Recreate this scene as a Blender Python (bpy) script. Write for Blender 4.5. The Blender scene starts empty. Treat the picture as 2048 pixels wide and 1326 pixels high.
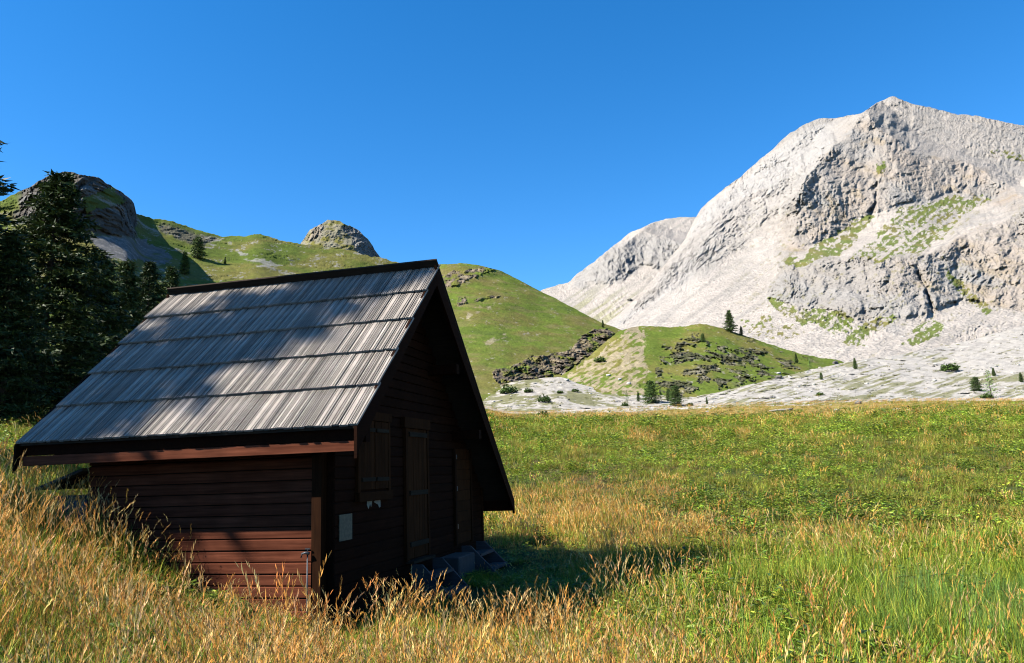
import bpy, math, random
import numpy as np
from mathutils import Vector, Matrix

# ------------------------------------------------------------------ camera, sky, sun, exposure
SC = bpy.context.scene
COL = SC.collection
CAM = np.array([0.0, 0.0, 2.0])
F_PX, PITCH, ROLL = 1554.6, 0.1777, -0.0363          # focal length for a 2048 px wide frame
_w = np.array([0, math.cos(PITCH), math.sin(PITCH)])
_u0 = np.array([0, -math.sin(PITCH), math.cos(PITCH)])
_r0 = np.array([1.0, 0, 0])
_r = math.cos(ROLL) * _r0 + math.sin(ROLL) * _u0
_u = -math.sin(ROLL) * _r0 + math.cos(ROLL) * _u0
cd = bpy.data.cameras.new("camera")
cd.sensor_width = 36.0
cd.lens = F_PX / 2048 * 36
cd.clip_start = 0.1
cd.clip_end = 20000
cam = bpy.data.objects.new("camera", cd)
COL.objects.link(cam)
cam.matrix_world = Matrix(((_r[0], _u[0], -_w[0], CAM[0]), (_r[1], _u[1], -_w[1], CAM[1]),
                           (_r[2], _u[2], -_w[2], CAM[2]), (0, 0, 0, 1)))
SC.camera = cam

SUN_EL = math.radians(44.5)
SUN_AZ = math.atan2(-0.94, -0.34)                   # direction to the sun: left and a little behind
SDIR = Vector((math.sin(SUN_AZ) * math.cos(SUN_EL), math.cos(SUN_AZ) * math.cos(SUN_EL), math.sin(SUN_EL)))
world = bpy.data.worlds.new("World")
SC.world = world
world.use_nodes = True
wn = world.node_tree.nodes
wl = world.node_tree.links
bg = wn["Background"]
sky = wn.new("ShaderNodeTexSky")
sky.sky_type = 'NISHITA'
sky.sun_disc = False
sky.sun_elevation = SUN_EL
sky.sun_rotation = SUN_AZ
sky.altitude = 2200
sky.air_density = 1.0
sky.dust_density = 0.3
sky.ozone_density = 2.2
hs = wn.new("ShaderNodeHueSaturation")
hs.inputs["Hue"].default_value = 0.500
hs.inputs["Saturation"].default_value = 1.36
wl.new(sky.outputs[0], hs.inputs["Color"])
wl.new(hs.outputs[0], bg.inputs["Color"])
bg.inputs["Strength"].default_value = 0.09
sl = bpy.data.lights.new("sun", 'SUN')
sl.energy = 5.0
sl.angle = math.radians(0.5)
sl.color = (1.0, 0.94, 0.83)
sun = bpy.data.objects.new("sun", sl)
COL.objects.link(sun)
sun.rotation_euler = (-SDIR).to_track_quat('-Z', 'Y').to_euler()
sun.location = (-40, -20, 60)
vs = SC.view_settings
vs.view_transform = 'Standard'
vs.look = 'None'
vs.exposure = 1.55
vs.gamma = 1.0
vs.use_curve_mapping = False
cy = SC.cycles
cy.use_denoising = True
cy.filter_width = 1.1
cy.max_bounces = 3
cy.diffuse_bounces = 0
cy.glossy_bounces = 2
cy.transmission_bounces = 2
cy.transparent_max_bounces = 4
cy.use_adaptive_sampling = True
cy.adaptive_threshold = 0.02

# ------------------------------------------------------------------ helpers: noise, pixels, meshes, tags
_rs = np.random.RandomState(7)
_perm = np.concatenate([_rs.permutation(256)] * 3).astype(np.int32)
_g = _rs.normal(size=(256, 3)); _g /= np.linalg.norm(_g, axis=1)[:, None]
_g = _g.astype(np.float32)


def pn(x, y, z=0.0):
    x, y, z = np.broadcast_arrays(np.asarray(x, np.float32), np.asarray(y, np.float32), np.asarray(z, np.float32))
    xi, yi, zi = np.floor(x), np.floor(y), np.floor(z)
    fx, fy, fz = x - xi, y - yi, z - zi
    xi = xi.astype(np.int32) & 255; yi = yi.astype(np.int32) & 255; zi = zi.astype(np.int32) & 255
    u = fx * fx * fx * (fx * (fx * 6 - 15) + 10)
    v = fy * fy * fy * (fy * (fy * 6 - 15) + 10)
    w = fz * fz * fz * (fz * (fz * 6 - 15) + 10)
    out = 0
    for i in (0, 1):
        for j in (0, 1):
            for k in (0, 1):
                h = _perm[_perm[_perm[(xi + i) & 255] + ((yi + j) & 255)] + ((zi + k) & 255)]
                g = _g[h]
                d = g[..., 0] * (fx - i) + g[..., 1] * (fy - j) + g[..., 2] * (fz - k)
                out = out + d * (u if i else 1 - u) * (v if j else 1 - v) * (w if k else 1 - w)
    return out * 1.6


def fbm(x, y, z=0.0, o=4, lac=2.05, gain=0.5):
    s, a, f = 0, 1.0, 1.0
    for k in range(o):
        s = s + a * pn(np.asarray(x) * f + 13.7 * k, np.asarray(y) * f + 7.1 * k, np.asarray(z) * f + 3.3 * k)
        a *= gain; f *= lac
    return s


def ridged(x, y, z=0.0, o=5, lac=2.1, gain=0.52):
    s, a, f, tot = 0, 1.0, 1.0, 0
    for k in range(o):
        s = s + a * (1 - 2 * np.abs(pn(np.asarray(x) * f + 17.3 * k, np.asarray(y) * f + 5.9 * k, np.asarray(z) * f + 1.7 * k)))
        tot += a; a *= gain; f *= lac
    return s / tot


def billow(x, y, z=0.0, o=5, lac=2.1, gain=.55):
    s_, a_, f_, t_ = 0, 1.0, 1.0, 0
    for k in range(o):
        s_ = s_ + a_ * np.abs(pn(np.asarray(x) * f_ + 9.3 * k, np.asarray(y) * f_ + 4.9 * k, np.asarray(z) * f_ + 2.7 * k))
        t_ += a_; a_ *= gain; f_ *= lac
    return s_ / t_ * 2 - .5


def sstep(a, b, x):
    t = np.clip((x - a) / (b - a), 0, 1)
    return t * t * (3 - 2 * t)


def softplus(x, w):
    return w * np.logaddexp(0, np.asarray(x, float) / w)


def rays(px, py):
    px = np.asarray(px, float); py = np.asarray(py, float)
    v = _w * F_PX + (px - 1024)[..., None] * _r - (py - 663)[..., None] * _u
    return v / np.hypot(v[..., 0], v[..., 1])[..., None]


def at(px, py, d):
    """world point seen at a photo pixel, d metres away over the ground"""
    return CAM + rays(px, py) * np.asarray(d, float)[..., None]


def in_poly(x, y, poly):
    r = np.zeros(x.shape, bool)
    n = len(poly)
    for i in range(n):
        x1, y1 = poly[i]; x2, y2 = poly[(i + 1) % n]
        if y1 == y2:
            continue
        c = ((y1 > y) != (y2 > y)) & (x < (x2 - x1) * (y - y1) / (y2 - y1) + x1)
        r ^= c
    return r


def soften(m, k):
    """blur a mask on the slope's grid"""
    m = np.asarray(m, float)
    for ax in (0, 1):
        for _ in range(2):
            q = np.cumsum(np.pad(m, [(k + 1, k) if a == ax else (0, 0) for a in (0, 1)], mode='edge'), axis=ax)
            n = m.shape[ax]
            m = (np.take(q, range(2 * k + 1, 2 * k + 1 + n), ax) - np.take(q, range(0, n), ax)) / (2 * k + 1)
    return m


def set_col(me, col, name="Col"):
    a = me.attributes.new(name, 'FLOAT_COLOR', 'POINT')
    c = np.ones((len(col), 4), np.float32); c[:, :3] = col
    a.data.foreach_set("color", c.ravel())


def mesh_np(name, V, Fq, mat, col=None, smooth=False, parent=None, loc=None):
    me = bpy.data.meshes.new(name)
    V = np.asarray(V, np.float32)
    if isinstance(Fq, np.ndarray):
        k = Fq.shape[1]
        me.vertices.add(len(V)); me.vertices.foreach_set("co", V.ravel())
        me.loops.add(Fq.size); me.loops.foreach_set("vertex_index", Fq.astype(np.int32).ravel())
        me.polygons.add(len(Fq))
        me.polygons.foreach_set("loop_start", np.arange(0, Fq.size, k, dtype=np.int32))
        me.update(calc_edges=True)
    else:
        me.from_pydata(V.tolist(), [], Fq)
    if smooth:
        me.polygons.foreach_set("use_smooth", np.ones(len(me.polygons), bool))
    if col is not None:
        set_col(me, col)
    if mat is not None:
        me.materials.append(mat)
    o = bpy.data.objects.new(name, me)
    COL.objects.link(o)
    if parent is not None:
        o.parent = parent
    if loc is not None:
        o.location = loc
    return o


def tag(o, label=None, cat=None, group=None, kind=None):
    if label: o["label"] = label
    if cat: o["category"] = cat
    if group: o["group"] = group
    if kind: o["kind"] = kind
    return o


def empty(name, loc, rz=0.0):
    o = bpy.data.objects.new(name, None)
    o.empty_display_size = 0.3
    COL.objects.link(o)
    o.location = loc
    o.rotation_euler = (0, 0, rz)
    return o


class MB:
    def __init__(s):
        s.v = []; s.f = []

    def hexa(s, p):
        n = len(s.v); s.v += [tuple(q) for q in p]
        s.f += [(n, n + 3, n + 2, n + 1), (n + 4, n + 5, n + 6, n + 7), (n, n + 1, n + 5, n + 4),
                (n + 1, n + 2, n + 6, n + 5), (n + 2, n + 3, n + 7, n + 6), (n + 3, n, n + 4, n + 7)]
        return s

    def box(s, x0, x1, y0, y1, z0, z1):
        return s.hexa([(x0, y0, z0), (x1, y0, z0), (x1, y1, z0), (x0, y1, z0),
                       (x0, y0, z1), (x1, y0, z1), (x1, y1, z1), (x0, y1, z1)])

    def prism(s, poly, vec):
        """extrude a planar 3D polygon along vec"""
        n = len(s.v); k = len(poly)
        s.v += [tuple(q) for q in poly] + [tuple(np.add(q, vec)) for q in poly]
        s.f.append(tuple(range(n + k - 1, n - 1, -1)))
        s.f.append(tuple(range(n + k, n + 2 * k)))
        for i in range(k):
            j = (i + 1) % k
            s.f.append((n + i, n + j, n + k + j, n + k + i))
        return s

    def tube(s, pts, rad, seg=8):
        pts = [np.array(p, float) for p in pts]
        n0 = len(s.v)
        rad = rad if hasattr(rad, '__len__') else [rad] * len(pts)
        for i, p in enumerate(pts):
            t = pts[min(i + 1, len(pts) - 1)] - pts[max(i - 1, 0)]
            t /= np.linalg.norm(t)
            a = np.cross(t, (0.31, 0.2, 0.93) if abs(t[2]) < .9 else (1, 0.1, 0)); a /= np.linalg.norm(a)
            b = np.cross(t, a)
            for k in range(seg):
                th = 2 * math.pi * k / seg
                s.v.append(tuple(p + rad[i] * (math.cos(th) * a + math.sin(th) * b)))
        for i in range(len(pts) - 1):
            for k in range(seg):
                k2 = (k + 1) % seg
                s.f.append((n0 + i * seg + k, n0 + i * seg + k2, n0 + (i + 1) * seg + k2, n0 + (i + 1) * seg + k))
        s.f.append(tuple(n0 + k for k in reversed(range(seg))))
        e = n0 + (len(pts) - 1) * seg
        s.f.append(tuple(e + k for k in range(seg)))
        return s

    def build(s, name, mat, parent=None, smooth=False, off=None, bevel=0):
        V = np.array(s.v, float)
        if off is not None:
            V = V - np.array(off)
        o = mesh_np(name, V, s.f, mat, parent=parent, smooth=smooth)
        import bmesh
        bm = bmesh.new(); bm.from_mesh(o.data)
        bmesh.ops.recalc_face_normals(bm, faces=bm.faces)
        if bevel:
            bmesh.ops.bevel(bm, geom=bm.edges[:], offset=bevel, segments=1, affect='EDGES')
        bm.to_mesh(o.data); bm.free()
        return o


# ------------------------------------------------------------------ materials
K, KV = 0.64, 0.94                                    # overall reflectance of mineral surfaces and timber, and of plants


def new_mat(name):
    m = bpy.data.materials.new(name); m.use_nodes = True
    nt = m.node_tree
    return m, nt, nt.nodes["Principled BSDF"]


def N(nt, typ, **kw):
    n = nt.nodes.new(typ)
    for k, v in kw.items():
        setattr(n, k, v)
    return n


def terrain_mat(name, s1, s2, bump, bdist, var=0.25):
    m, nt, b = new_mat(name)
    b.inputs["Roughness"].default_value = 0.95
    b.inputs["Specular IOR Level"].default_value = 0.08
    at_ = N(nt, "ShaderNodeAttribute", attribute_name="Col")
    tc = N(nt, "ShaderNodeTexCoord")
    n1 = N(nt, "ShaderNodeTexNoise"); n1.inputs["Scale"].default_value = s1; n1.inputs["Detail"].default_value = 6
    n2 = N(nt, "ShaderNodeTexNoise"); n2.inputs["Scale"].default_value = s2; n2.inputs["Detail"].default_value = 5
    nt.links.new(tc.outputs["Object"], n1.inputs["Vector"]); nt.links.new(tc.outputs["Object"], n2.inputs["Vector"])
    ad = N(nt, "ShaderNodeMath", operation='ADD'); nt.links.new(n1.outputs[0], ad.inputs[0]); nt.links.new(n2.outputs[0], ad.inputs[1])
    mr = N(nt, "ShaderNodeMapRange")
    mr.inputs["From Min"].default_value = 0.65; mr.inputs["From Max"].default_value = 1.35
    mr.inputs["To Min"].default_value = K * (1 - var); mr.inputs["To Max"].default_value = K * (1 + var)
    nt.links.new(ad.outputs[0], mr.inputs["Value"])
    mx = N(nt, "ShaderNodeVectorMath", operation='SCALE')
    nt.links.new(at_.outputs["Color"], mx.inputs[0]); nt.links.new(mr.outputs[0], mx.inputs["Scale"])
    nt.links.new(mx.outputs[0], b.inputs["Base Color"])
    bp = N(nt, "ShaderNodeBump"); bp.inputs["Strength"].default_value = bump; bp.inputs["Distance"].default_value = bdist
    nt.links.new(ad.outputs[0], bp.inputs["Height"]); nt.links.new(bp.outputs[0], b.inputs["Normal"])
    return m


def wood_mat(name, c1, c2, axis=0, rough=0.75, rnd=0.25, spec=0.25, grain=40.0, bump=0.35):
    """weathered wood: grain streaks along one local axis, a tone for each board"""
    m, nt, b = new_mat(name)
    b.inputs["Roughness"].default_value = rough
    b.inputs["Specular IOR Level"].default_value = spec
    tc = N(nt, "ShaderNodeTexCoord")
    mp = N(nt, "ShaderNodeMapping")
    sc = [grain] * 3; sc[axis] = grain / 22
    mp.inputs["Scale"].default_value = sc
    oi = N(nt, "ShaderNodeObjectInfo")
    cmb = N(nt, "ShaderNodeMath", operation='MULTIPLY'); cmb.inputs[1].default_value = 37.0
    nt.links.new(oi.outputs["Random"], cmb.inputs[0])
    nt.links.new(cmb.outputs[0], mp.inputs["Location"])
    nt.links.new(tc.outputs["Object"], mp.inputs["Vector"])
    n1 = N(nt, "ShaderNodeTexNoise"); n1.inputs["Scale"].default_value = 1.0; n1.inputs["Detail"].default_value = 7; n1.inputs["Roughness"].default_value = .65
    nt.links.new(mp.outputs[0], n1.inputs["Vector"])
    n2 = N(nt, "ShaderNodeTexNoise"); n2.inputs["Scale"].default_value = 3.0; n2.inputs["Detail"].default_value = 4
    nt.links.new(tc.outputs["Object"], n2.inputs["Vector"])
    cr = N(nt, "ShaderNodeValToRGB")
    cr.color_ramp.elements[0].position = .32; cr.color_ramp.elements[0].color = (*c1, 1)
    cr.color_ramp.elements[1].position = .68; cr.color_ramp.elements[1].color = (*c2, 1)
    nt.links.new(n1.outputs[0], cr.inputs[0])
    mr = N(nt, "ShaderNodeMapRange"); mr.inputs["To Min"].default_value = K * (1 - rnd); mr.inputs["To Max"].default_value = K * (1 + rnd)
    nt.links.new(oi.outputs["Random"], mr.inputs["Value"])
    mr2 = N(nt, "ShaderNodeMapRange"); mr2.inputs["From Min"].default_value = .3; mr2.inputs["From Max"].default_value = .7
    mr2.inputs["To Min"].default_value = .8; mr2.inputs["To Max"].default_value = 1.15
    nt.links.new(n2.outputs[0], mr2.inputs["Value"])
    mm = N(nt, "ShaderNodeMath", operation='MULTIPLY'); nt.links.new(mr.outputs[0], mm.inputs[0]); nt.links.new(mr2.outputs[0], mm.inputs[1])
    mx = N(nt, "ShaderNodeVectorMath", operation='SCALE')
    nt.links.new(cr.outputs[0], mx.inputs[0]); nt.links.new(mm.outputs[0], mx.inputs["Scale"])
    nt.links.new(mx.outputs[0], b.inputs["Base Color"])
    bp = N(nt, "ShaderNodeBump"); bp.inputs["Strength"].default_value = bump; bp.inputs["Distance"].default_value = 0.004
    nt.links.new(n1.outputs[0], bp.inputs["Height"]); nt.links.new(bp.outputs[0], b.inputs["Normal"])
    return m


def plain_mat(name, c, rough=0.7, metal=0.0, var=.2, scale=20.0):
    m, nt, b = new_mat(name)
    b.inputs["Roughness"].default_value = rough; b.inputs["Metallic"].default_value = metal
    tc = N(nt, "ShaderNodeTexCoord"); n1 = N(nt, "ShaderNodeTexNoise"); n1.inputs["Scale"].default_value = scale; n1.inputs["Detail"].default_value = 5
    nt.links.new(tc.outputs["Object"], n1.inputs["Vector"])
    mr = N(nt, "ShaderNodeMapRange"); mr.inputs["From Min"].default_value = .3; mr.inputs["From Max"].default_value = .7
    mr.inputs["To Min"].default_value = K * (1 - var); mr.inputs["To Max"].default_value = K * (1 + var)
    nt.links.new(n1.outputs[0], mr.inputs["Value"])
    rgb = N(nt, "ShaderNodeRGB"); rgb.outputs[0].default_value = (*c, 1)
    mx = N(nt, "ShaderNodeVectorMath", operation='SCALE'); nt.links.new(rgb.outputs[0], mx.inputs[0]); nt.links.new(mr.outputs[0], mx.inputs["Scale"])
    nt.links.new(mx.outputs[0], b.inputs["Base Color"])
    return m


def leaf_mat(name, trans=0.3, rough=0.6, inst=True, rnd=0.3, spec=0.2):
    """vegetation: vertex colour times a tint carried by each clump; thin leaves let light through"""
    m, nt, b = new_mat(name)
    b.inputs["Roughness"].default_value = rough
    b.inputs["Specular IOR Level"].default_value = spec
    a1 = N(nt, "ShaderNodeAttribute", attribute_name="Col")
    oi = N(nt, "ShaderNodeObjectInfo")
    mr = N(nt, "ShaderNodeMapRange"); mr.inputs["To Min"].default_value = KV * (1 - rnd); mr.inputs["To Max"].default_value = KV * (1 + rnd)
    nt.links.new(oi.outputs["Random"], mr.inputs["Value"])
    mx = N(nt, "ShaderNodeVectorMath", operation='SCALE')
    nt.links.new(a1.outputs["Color"], mx.inputs[0]); nt.links.new(mr.outputs[0], mx.inputs["Scale"])
    out = mx.outputs[0]
    if inst:
        a2 = N(nt, "ShaderNodeAttribute", attribute_name="tint"); a2.attribute_type = 'INSTANCER'
        m2 = N(nt, "ShaderNodeVectorMath", operation='MULTIPLY')
        nt.links.new(out, m2.inputs[0]); nt.links.new(a2.outputs["Color"], m2.inputs[1]); out = m2.outputs[0]
    nt.links.new(out, b.inputs["Base Color"])
    tr = N(nt, "ShaderNodeBsdfTranslucent"); nt.links.new(out, tr.inputs["Color"])
    ms = N(nt, "ShaderNodeMixShader"); ms.inputs[0].default_value = trans
    nt.links.new(b.outputs[0], ms.inputs[1]); nt.links.new(tr.outputs[0], ms.inputs[2])
    nt.links.new(ms.outputs[0], nt.nodes["Material Output"].inputs["Surface"])
    return m


M = {}
M["mountain"] = terrain_mat("limestone_mountain", 0.08, 0.40, .8, 3.5, 0.20)
M["slope"] = terrain_mat("mountain_pasture", 0.15, 1.1, 0.45, 0.8, 0.28)
M["gravel"] = terrain_mat("river_gravel", 0.6, 3.5, 0.6, 0.25, 0.22)
M["ground"] = terrain_mat("meadow_soil", 1.5, 14.0, 0.6, 0.06, 0.35)
M["roof"] = wood_mat("weathered_grey_boards", (.265, .228, .196), (.40, .352, .308), axis=0, rough=.8, rnd=.24, spec=.12, grain=60)
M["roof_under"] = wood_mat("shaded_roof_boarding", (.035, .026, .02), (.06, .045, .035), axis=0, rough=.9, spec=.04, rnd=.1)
M["stain"] = wood_mat("dark_brown_stained_wood", (0.013, 0.0045, 0.0022), (0.026, 0.009, 0.004), axis=1, rough=.9, spec=.04, rnd=.2)  # stained timber, darkened past the wall planks so it holds the gable's shade
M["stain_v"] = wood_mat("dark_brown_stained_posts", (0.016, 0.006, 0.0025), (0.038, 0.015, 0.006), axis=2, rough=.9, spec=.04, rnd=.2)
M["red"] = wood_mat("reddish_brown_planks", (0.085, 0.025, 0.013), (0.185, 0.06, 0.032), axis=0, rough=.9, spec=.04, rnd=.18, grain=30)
M["shutter"] = wood_mat("warm_brown_shutters", (0.032, 0.012, 0.0042), (0.062, 0.024, 0.009), axis=2, rough=.9, spec=.04, rnd=.25)
M["batten"] = wood_mat("grey_brown_battens", (0.03, 0.022, 0.015), (0.05, 0.038, 0.027), axis=1, rough=.9, spec=.04, rnd=.1)
M["steps"] = wood_mat("grey_weathered_steps", (.036, .037, .042), (.066, .067, .072), axis=0, rough=.75, rnd=.15)
M["concrete"] = plain_mat("rough_concrete", (.03, .031, .032), .9, 0, .25, 9)
M["metal"] = plain_mat("galvanised_metal", (.06, .07, .085), .5, .5, .15, 30)
M["tarpaper"] = plain_mat("dark_roofing_felt", (.035, .036, .04), .8, 0, .2, 12)
M["bluebox"] = plain_mat("faded_blue_grey_paint", (.07, .08, .11), .6, 0, .15, 12)
M["paper"] = plain_mat("weathered_pale_board", (.125, .105, .066), .85, 0, .3, 26)
M["white"] = plain_mat("torn_white_paper", (.2, .2, .175), .8, 0, .1, 30)
M["bark"] = wood_mat("conifer_bark", (.05, .035, .025), (.11, .08, .06), axis=2, rough=.95, rnd=.15, grain=25)
M["needles"] = leaf_mat("conifer_needles", .10, .6, inst=False, rnd=.22)
M["shrub"] = leaf_mat("shrub_leaves", .28, .55, inst=False, rnd=.15)
M["grass"] = leaf_mat("grass_blades", .32, .55, True, .3)
M["herb"] = leaf_mat("herb_leaves", .30, .45, True, .25, .3)
M["boulder"] = terrain_mat("pale_boulder", 1.2, 7.0, .8, .1, .2)
M["log"] = wood_mat("bleached_log", (.42, .36, .29), (.62, .55, .46), axis=0, rough=.8)

# ------------------------------------------------------------------ the ground
def ground_z(x, y):
    x = np.asarray(x, float); y = np.asarray(y, float)
    m = -0.1 + 0.094 * softplus(y - 11, 2.5) - 0.030 * softplus(y - 165, 8) - .013 * softplus(x - 3, 2) * sstep(10, 60, y)
    hill = 0.34 * softplus(-x - 1.5, 0.8)
    cap = 5.0
    hill = cap * (1 - np.exp(-hill / cap)) - .22 * np.exp(-((x + 3.4) / 2.8) ** 2 - ((y - 8.0) / 3.0) ** 2)
    n = 0.09 * pn(x * .23, y * .23, 2.2) + 0.05 * pn(x * .7, y * .7, 5.1) * sstep(60, 20, y)
    n = n + 0.9 * pn(x * .018, y * .018, 8.0) * sstep(25, 90, y)
    return m + hill + n


def zone_noise(x, y):
    return fbm(x * .16, y * .10, 1.3, 3)


def make_ground():
    ys = np.concatenate([np.linspace(-30, 2, 24), np.linspace(2.2, 22, 130), np.geomspace(22.2, 230, 170), np.geomspace(236, 5000, 26)])
    rows = []
    us = np.sinh(np.linspace(-1, 1, 300) * 2.0) / math.sinh(2.0)
    V = []
    for y in ys:
        half = 26 + max(y, 0) * 1.05
        x = us * half
        V.append(np.stack([x, np.full_like(x, y), np.zeros_like(x)], -1))
    V = np.array(V)
    V[..., 2] = ground_z(V[..., 0], V[..., 1])
    ny, nx = V.shape[:2]
    P = V.reshape(-1, 3)
    x, y = P[:, 0], P[:, 1]
    green = np.array([.060, .085, .020]); straw = np.array([.20, .145, .055]); earth = np.array([.055, .045, .022])
    n = zone_noise(x, y)
    k = sstep(-.1, .5, n)[:, None]
    near = green * (1 - k) + straw * .6 * k
    near = near * .75 + earth * .25
    far_green = np.array([.115, .155, .028]); far_gold = np.array([.30, .225, .075])
    nf = fbm(x * .07, y * .035, 4.4, 4)
    # towards the gravel the turf turns short and golden
    kk = np.clip(sstep(-.15, .45, nf + .9 * sstep(112, 128, y)), 0, 1)[:, None]
    far = far_green * (1 - kk) + far_gold * kk
    t = sstep(25, 75, y)[:, None]
    col = near * (1 - t) + far * t
    g = sstep(.05, .45, fbm(x * .12, y * .10, 9.2, 4) + sstep(124, 148, y) * 1.5 - .75)[:, None]
    g = g * sstep(112, 128, y)[:, None]
    col = col * (1 - g) + np.array([.50, .47, .43]) * g
    idx = np.arange(ny * nx).reshape(ny, nx)
    Fq = np.stack([idx[:-1, :-1], idx[:-1, 1:], idx[1:, 1:], idx[1:, :-1]], -1).reshape(-1, 4)
    o = mesh_np("ground", P, Fq, M["ground"], col, smooth=True)
    tag(o, kind="structure")


make_ground()


# ------------------------------------------------------------------ hillsides and mountains
def hillside(name, mat, crest, base, nx, nt, disp, colour, bands=(), pw=1.0, rough=2.0, back=(0.35, 5), rfreq=.03, smooth=True):
    """a slope between a foot line and a crest line (each a list of px, py, metres), with a far side"""
    c = np.array(crest, float); b = np.array(base, float)
    X = np.linspace(max(c[0, 0], b[0, 0]), min(c[-1, 0], b[-1, 0]), nx)
    yc = np.interp(X, c[:, 0], c[:, 1]); dc = np.interp(X, c[:, 0], c[:, 2])
    yb = np.interp(X, b[:, 0], b[:, 1]); db = np.interp(X, b[:, 0], b[:, 2])
    kx = max(3, int(nx * 34 / (X[-1] - X[0])) | 1)
    def blur(v):
        w_ = np.hanning(kx + 2)[1:-1]; w_ /= w_.sum()
        return np.convolve(np.pad(v, kx // 2, mode='edge'), w_, mode='valid')[:nx]
    ycs = blur(blur(yc)); dc = blur(blur(dc))
    jag = yc - ycs + rough * fbm(X * rfreq, 0.3 + len(name) * .7, 0.5, 5, gain=.6)
    T = np.linspace(0, 1, nt)[:, None]
    PX = np.broadcast_to(X, (nt, nx)).copy()
    PY = yb + (ycs - yb) * T + jag * T ** 9
    wx = fbm(PX * .02, PY * .02, 3.1, 5, gain=.6); wy = fbm(PX * .02, PY * .02, 8.6, 5, gain=.6)
    WX, WY = PX + 11 * wx, PY + 10 * wy                 # wobbly edges for the patches

    def rng(py):
        return db + (dc - db) * np.clip((yb - py) / np.maximum(yb - ycs, 1e-3), 0, 1.2) ** pw
    D = rng(PY)
    for top, bot, k in bands:                          # steep rock bands
        tp = np.array(top, float); bt = np.array(bot, float)
        t_ = np.interp(WX, tp[:, 0], tp[:, 1]); b_ = np.interp(WX, bt[:, 0], bt[:, 1])
        ins = sstep(tp[0, 0], tp[0, 0] + 40, WX) * sstep(tp[-1, 0], tp[-1, 0] - 40, WX)
        h = np.maximum(b_ - t_, 1)
        rb = rng(b_)
        f = np.clip((b_ - PY) / h, 0, 1.35)
        pull = np.where(f <= 1, f, np.clip(1 - (f - 1) / .35, 0, 1))
        D = D - ins * pull * k * (rng(t_) - rb)
    P = at(PX, PY, D)
    lat = P[..., 0]
    D = D - disp(PX, PY, WX, WY, P)
    P = at(PX, PY, D)
    colr = colour(PX, PY, WX, WY, P)
    if back:
        sl, k = back
        hd = rays(X, yc); hd = hd / np.hypot(hd[:, 0], hd[:, 1])[:, None]
        top = P[-1]
        ext = []
        dd = np.mean(dc)
        for i in range(1, k + 1):
            s = dd * .03 * i * i
            q = top.copy(); q[:, 0] += hd[:, 0] * s; q[:, 1] += hd[:, 1] * s
            q[:, 2] -= s * sl * (1 + .1 * i) + .2
            ext.append(q)
        P = np.concatenate([P, np.array(ext)], 0)
        colr = np.concatenate([colr, np.repeat(colr[-1:], k, 0)], 0)
    ny = P.shape[0]
    idx = np.arange(ny * nx).reshape(ny, nx)
    Fq = np.stack([idx[:-1, :-1], idx[:-1, 1:], idx[1:, 1:], idx[1:, :-1]], -1).reshape(-1, 4)
    o = mesh_np(name, P.reshape(-1, 3), Fq, mat, colr.reshape(-1, 3), smooth=smooth)
    tag(o, kind="structure")
    return o


def mix(a, b, k):
    k = np.asarray(k)[..., None]
    return np.asarray(a) * (1 - k) + np.asarray(b) * k


SCREE = np.array([.425, .382, .342]); SCREE2 = np.array([.335, .308, .28]); ROCKW = np.array([.335, .288, .247])
ROCKG = np.array([.30, .287, .273]); ROCKD = np.array([.115, .10, .085]); OCHRE = np.array([.33, .26, .175])
TURF = np.array([.105, .145, .020]); TURF2 = np.array([.155, .145, .036]); TURFD = np.array([.07, .10, .02])

# --- the big limestone mountain on the right
MC = [(1170, 668, 800), (1200, 655, 830), (1240, 628, 860), (1270, 598, 900), (1300, 565, 950), (1340, 515, 1020), (1370, 478, 1080), (1390, 436, 1150),
      (1402, 414, 1180), (1440, 386, 1220), (1466, 366, 1250), (1500, 337, 1285), (1526, 313, 1305), (1560, 285, 1330), (1582, 267, 1345), (1612, 247, 1365), (1645, 235, 1380), (1662, 236, 1380),
      (1700, 229, 1400), (1725, 224, 1410), (1760, 203, 1420), (1785, 195, 1430), (1812, 203, 1430), (1860, 215, 1440), (1920, 228, 1450),
      (1980, 238, 1460), (2048, 252, 1480), (2300, 310, 1500)]
MB_ = [(1170, 720, 520), (1400, 740, 470), (1600, 760, 430), (1800, 760, 420), (2048, 740, 430), (2300, 740, 440)]
UP_TOP = [(1560, 440), (1580, 400), (1640, 318), (1690, 275), (1730, 232), (1770, 262), (1830, 305), (1900, 318), (1990, 350), (2060, 400), (2300, 430)]
UP_BOT = [(1560, 530), (1600, 500), (1660, 470), (1740, 430), (1800, 410), (1860, 400), (1900, 385), (1960, 395), (2060, 440), (2300, 480)]
LO_TOP = [(1535, 585), (1570, 528), (1640, 520), (1700, 515), (1780, 516), (1860, 510), (1930, 470), (1990, 450), (2060, 420), (2300, 470)]
LO_BOT = [(1535, 600), (1600, 612), (1660, 622), (1720, 640), (1780, 640), (1850, 632), (1920, 600), (1990, 610), (2060, 625), (2300, 640)]
LEFT_TOP = [(1235, 625), (1270, 592), (1330, 535), (1380, 470), (1440, 420), (1500, 390), (1560, 365), (1640, 312)]
LEFT_BOT = [(1235, 640), (1270, 622), (1330, 585), (1380, 548), (1440, 520), (1500, 490), (1560, 470), (1640, 400)]


def _between(px, py, top, bot, soft=8.0):
    tp = np.array(top, float); bt = np.array(bot, float)
    t = np.interp(px, tp[:, 0], tp[:, 1]); b = np.interp(px, bt[:, 0], bt[:, 1])
    m = sstep(-soft, soft, py - t) * sstep(-soft, soft, b - py)
    return m * sstep(tp[0, 0] - 2 * soft, tp[0, 0] + soft, px) * sstep(tp[-1, 0] + 1, tp[-1, 0] - soft, px)


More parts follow.
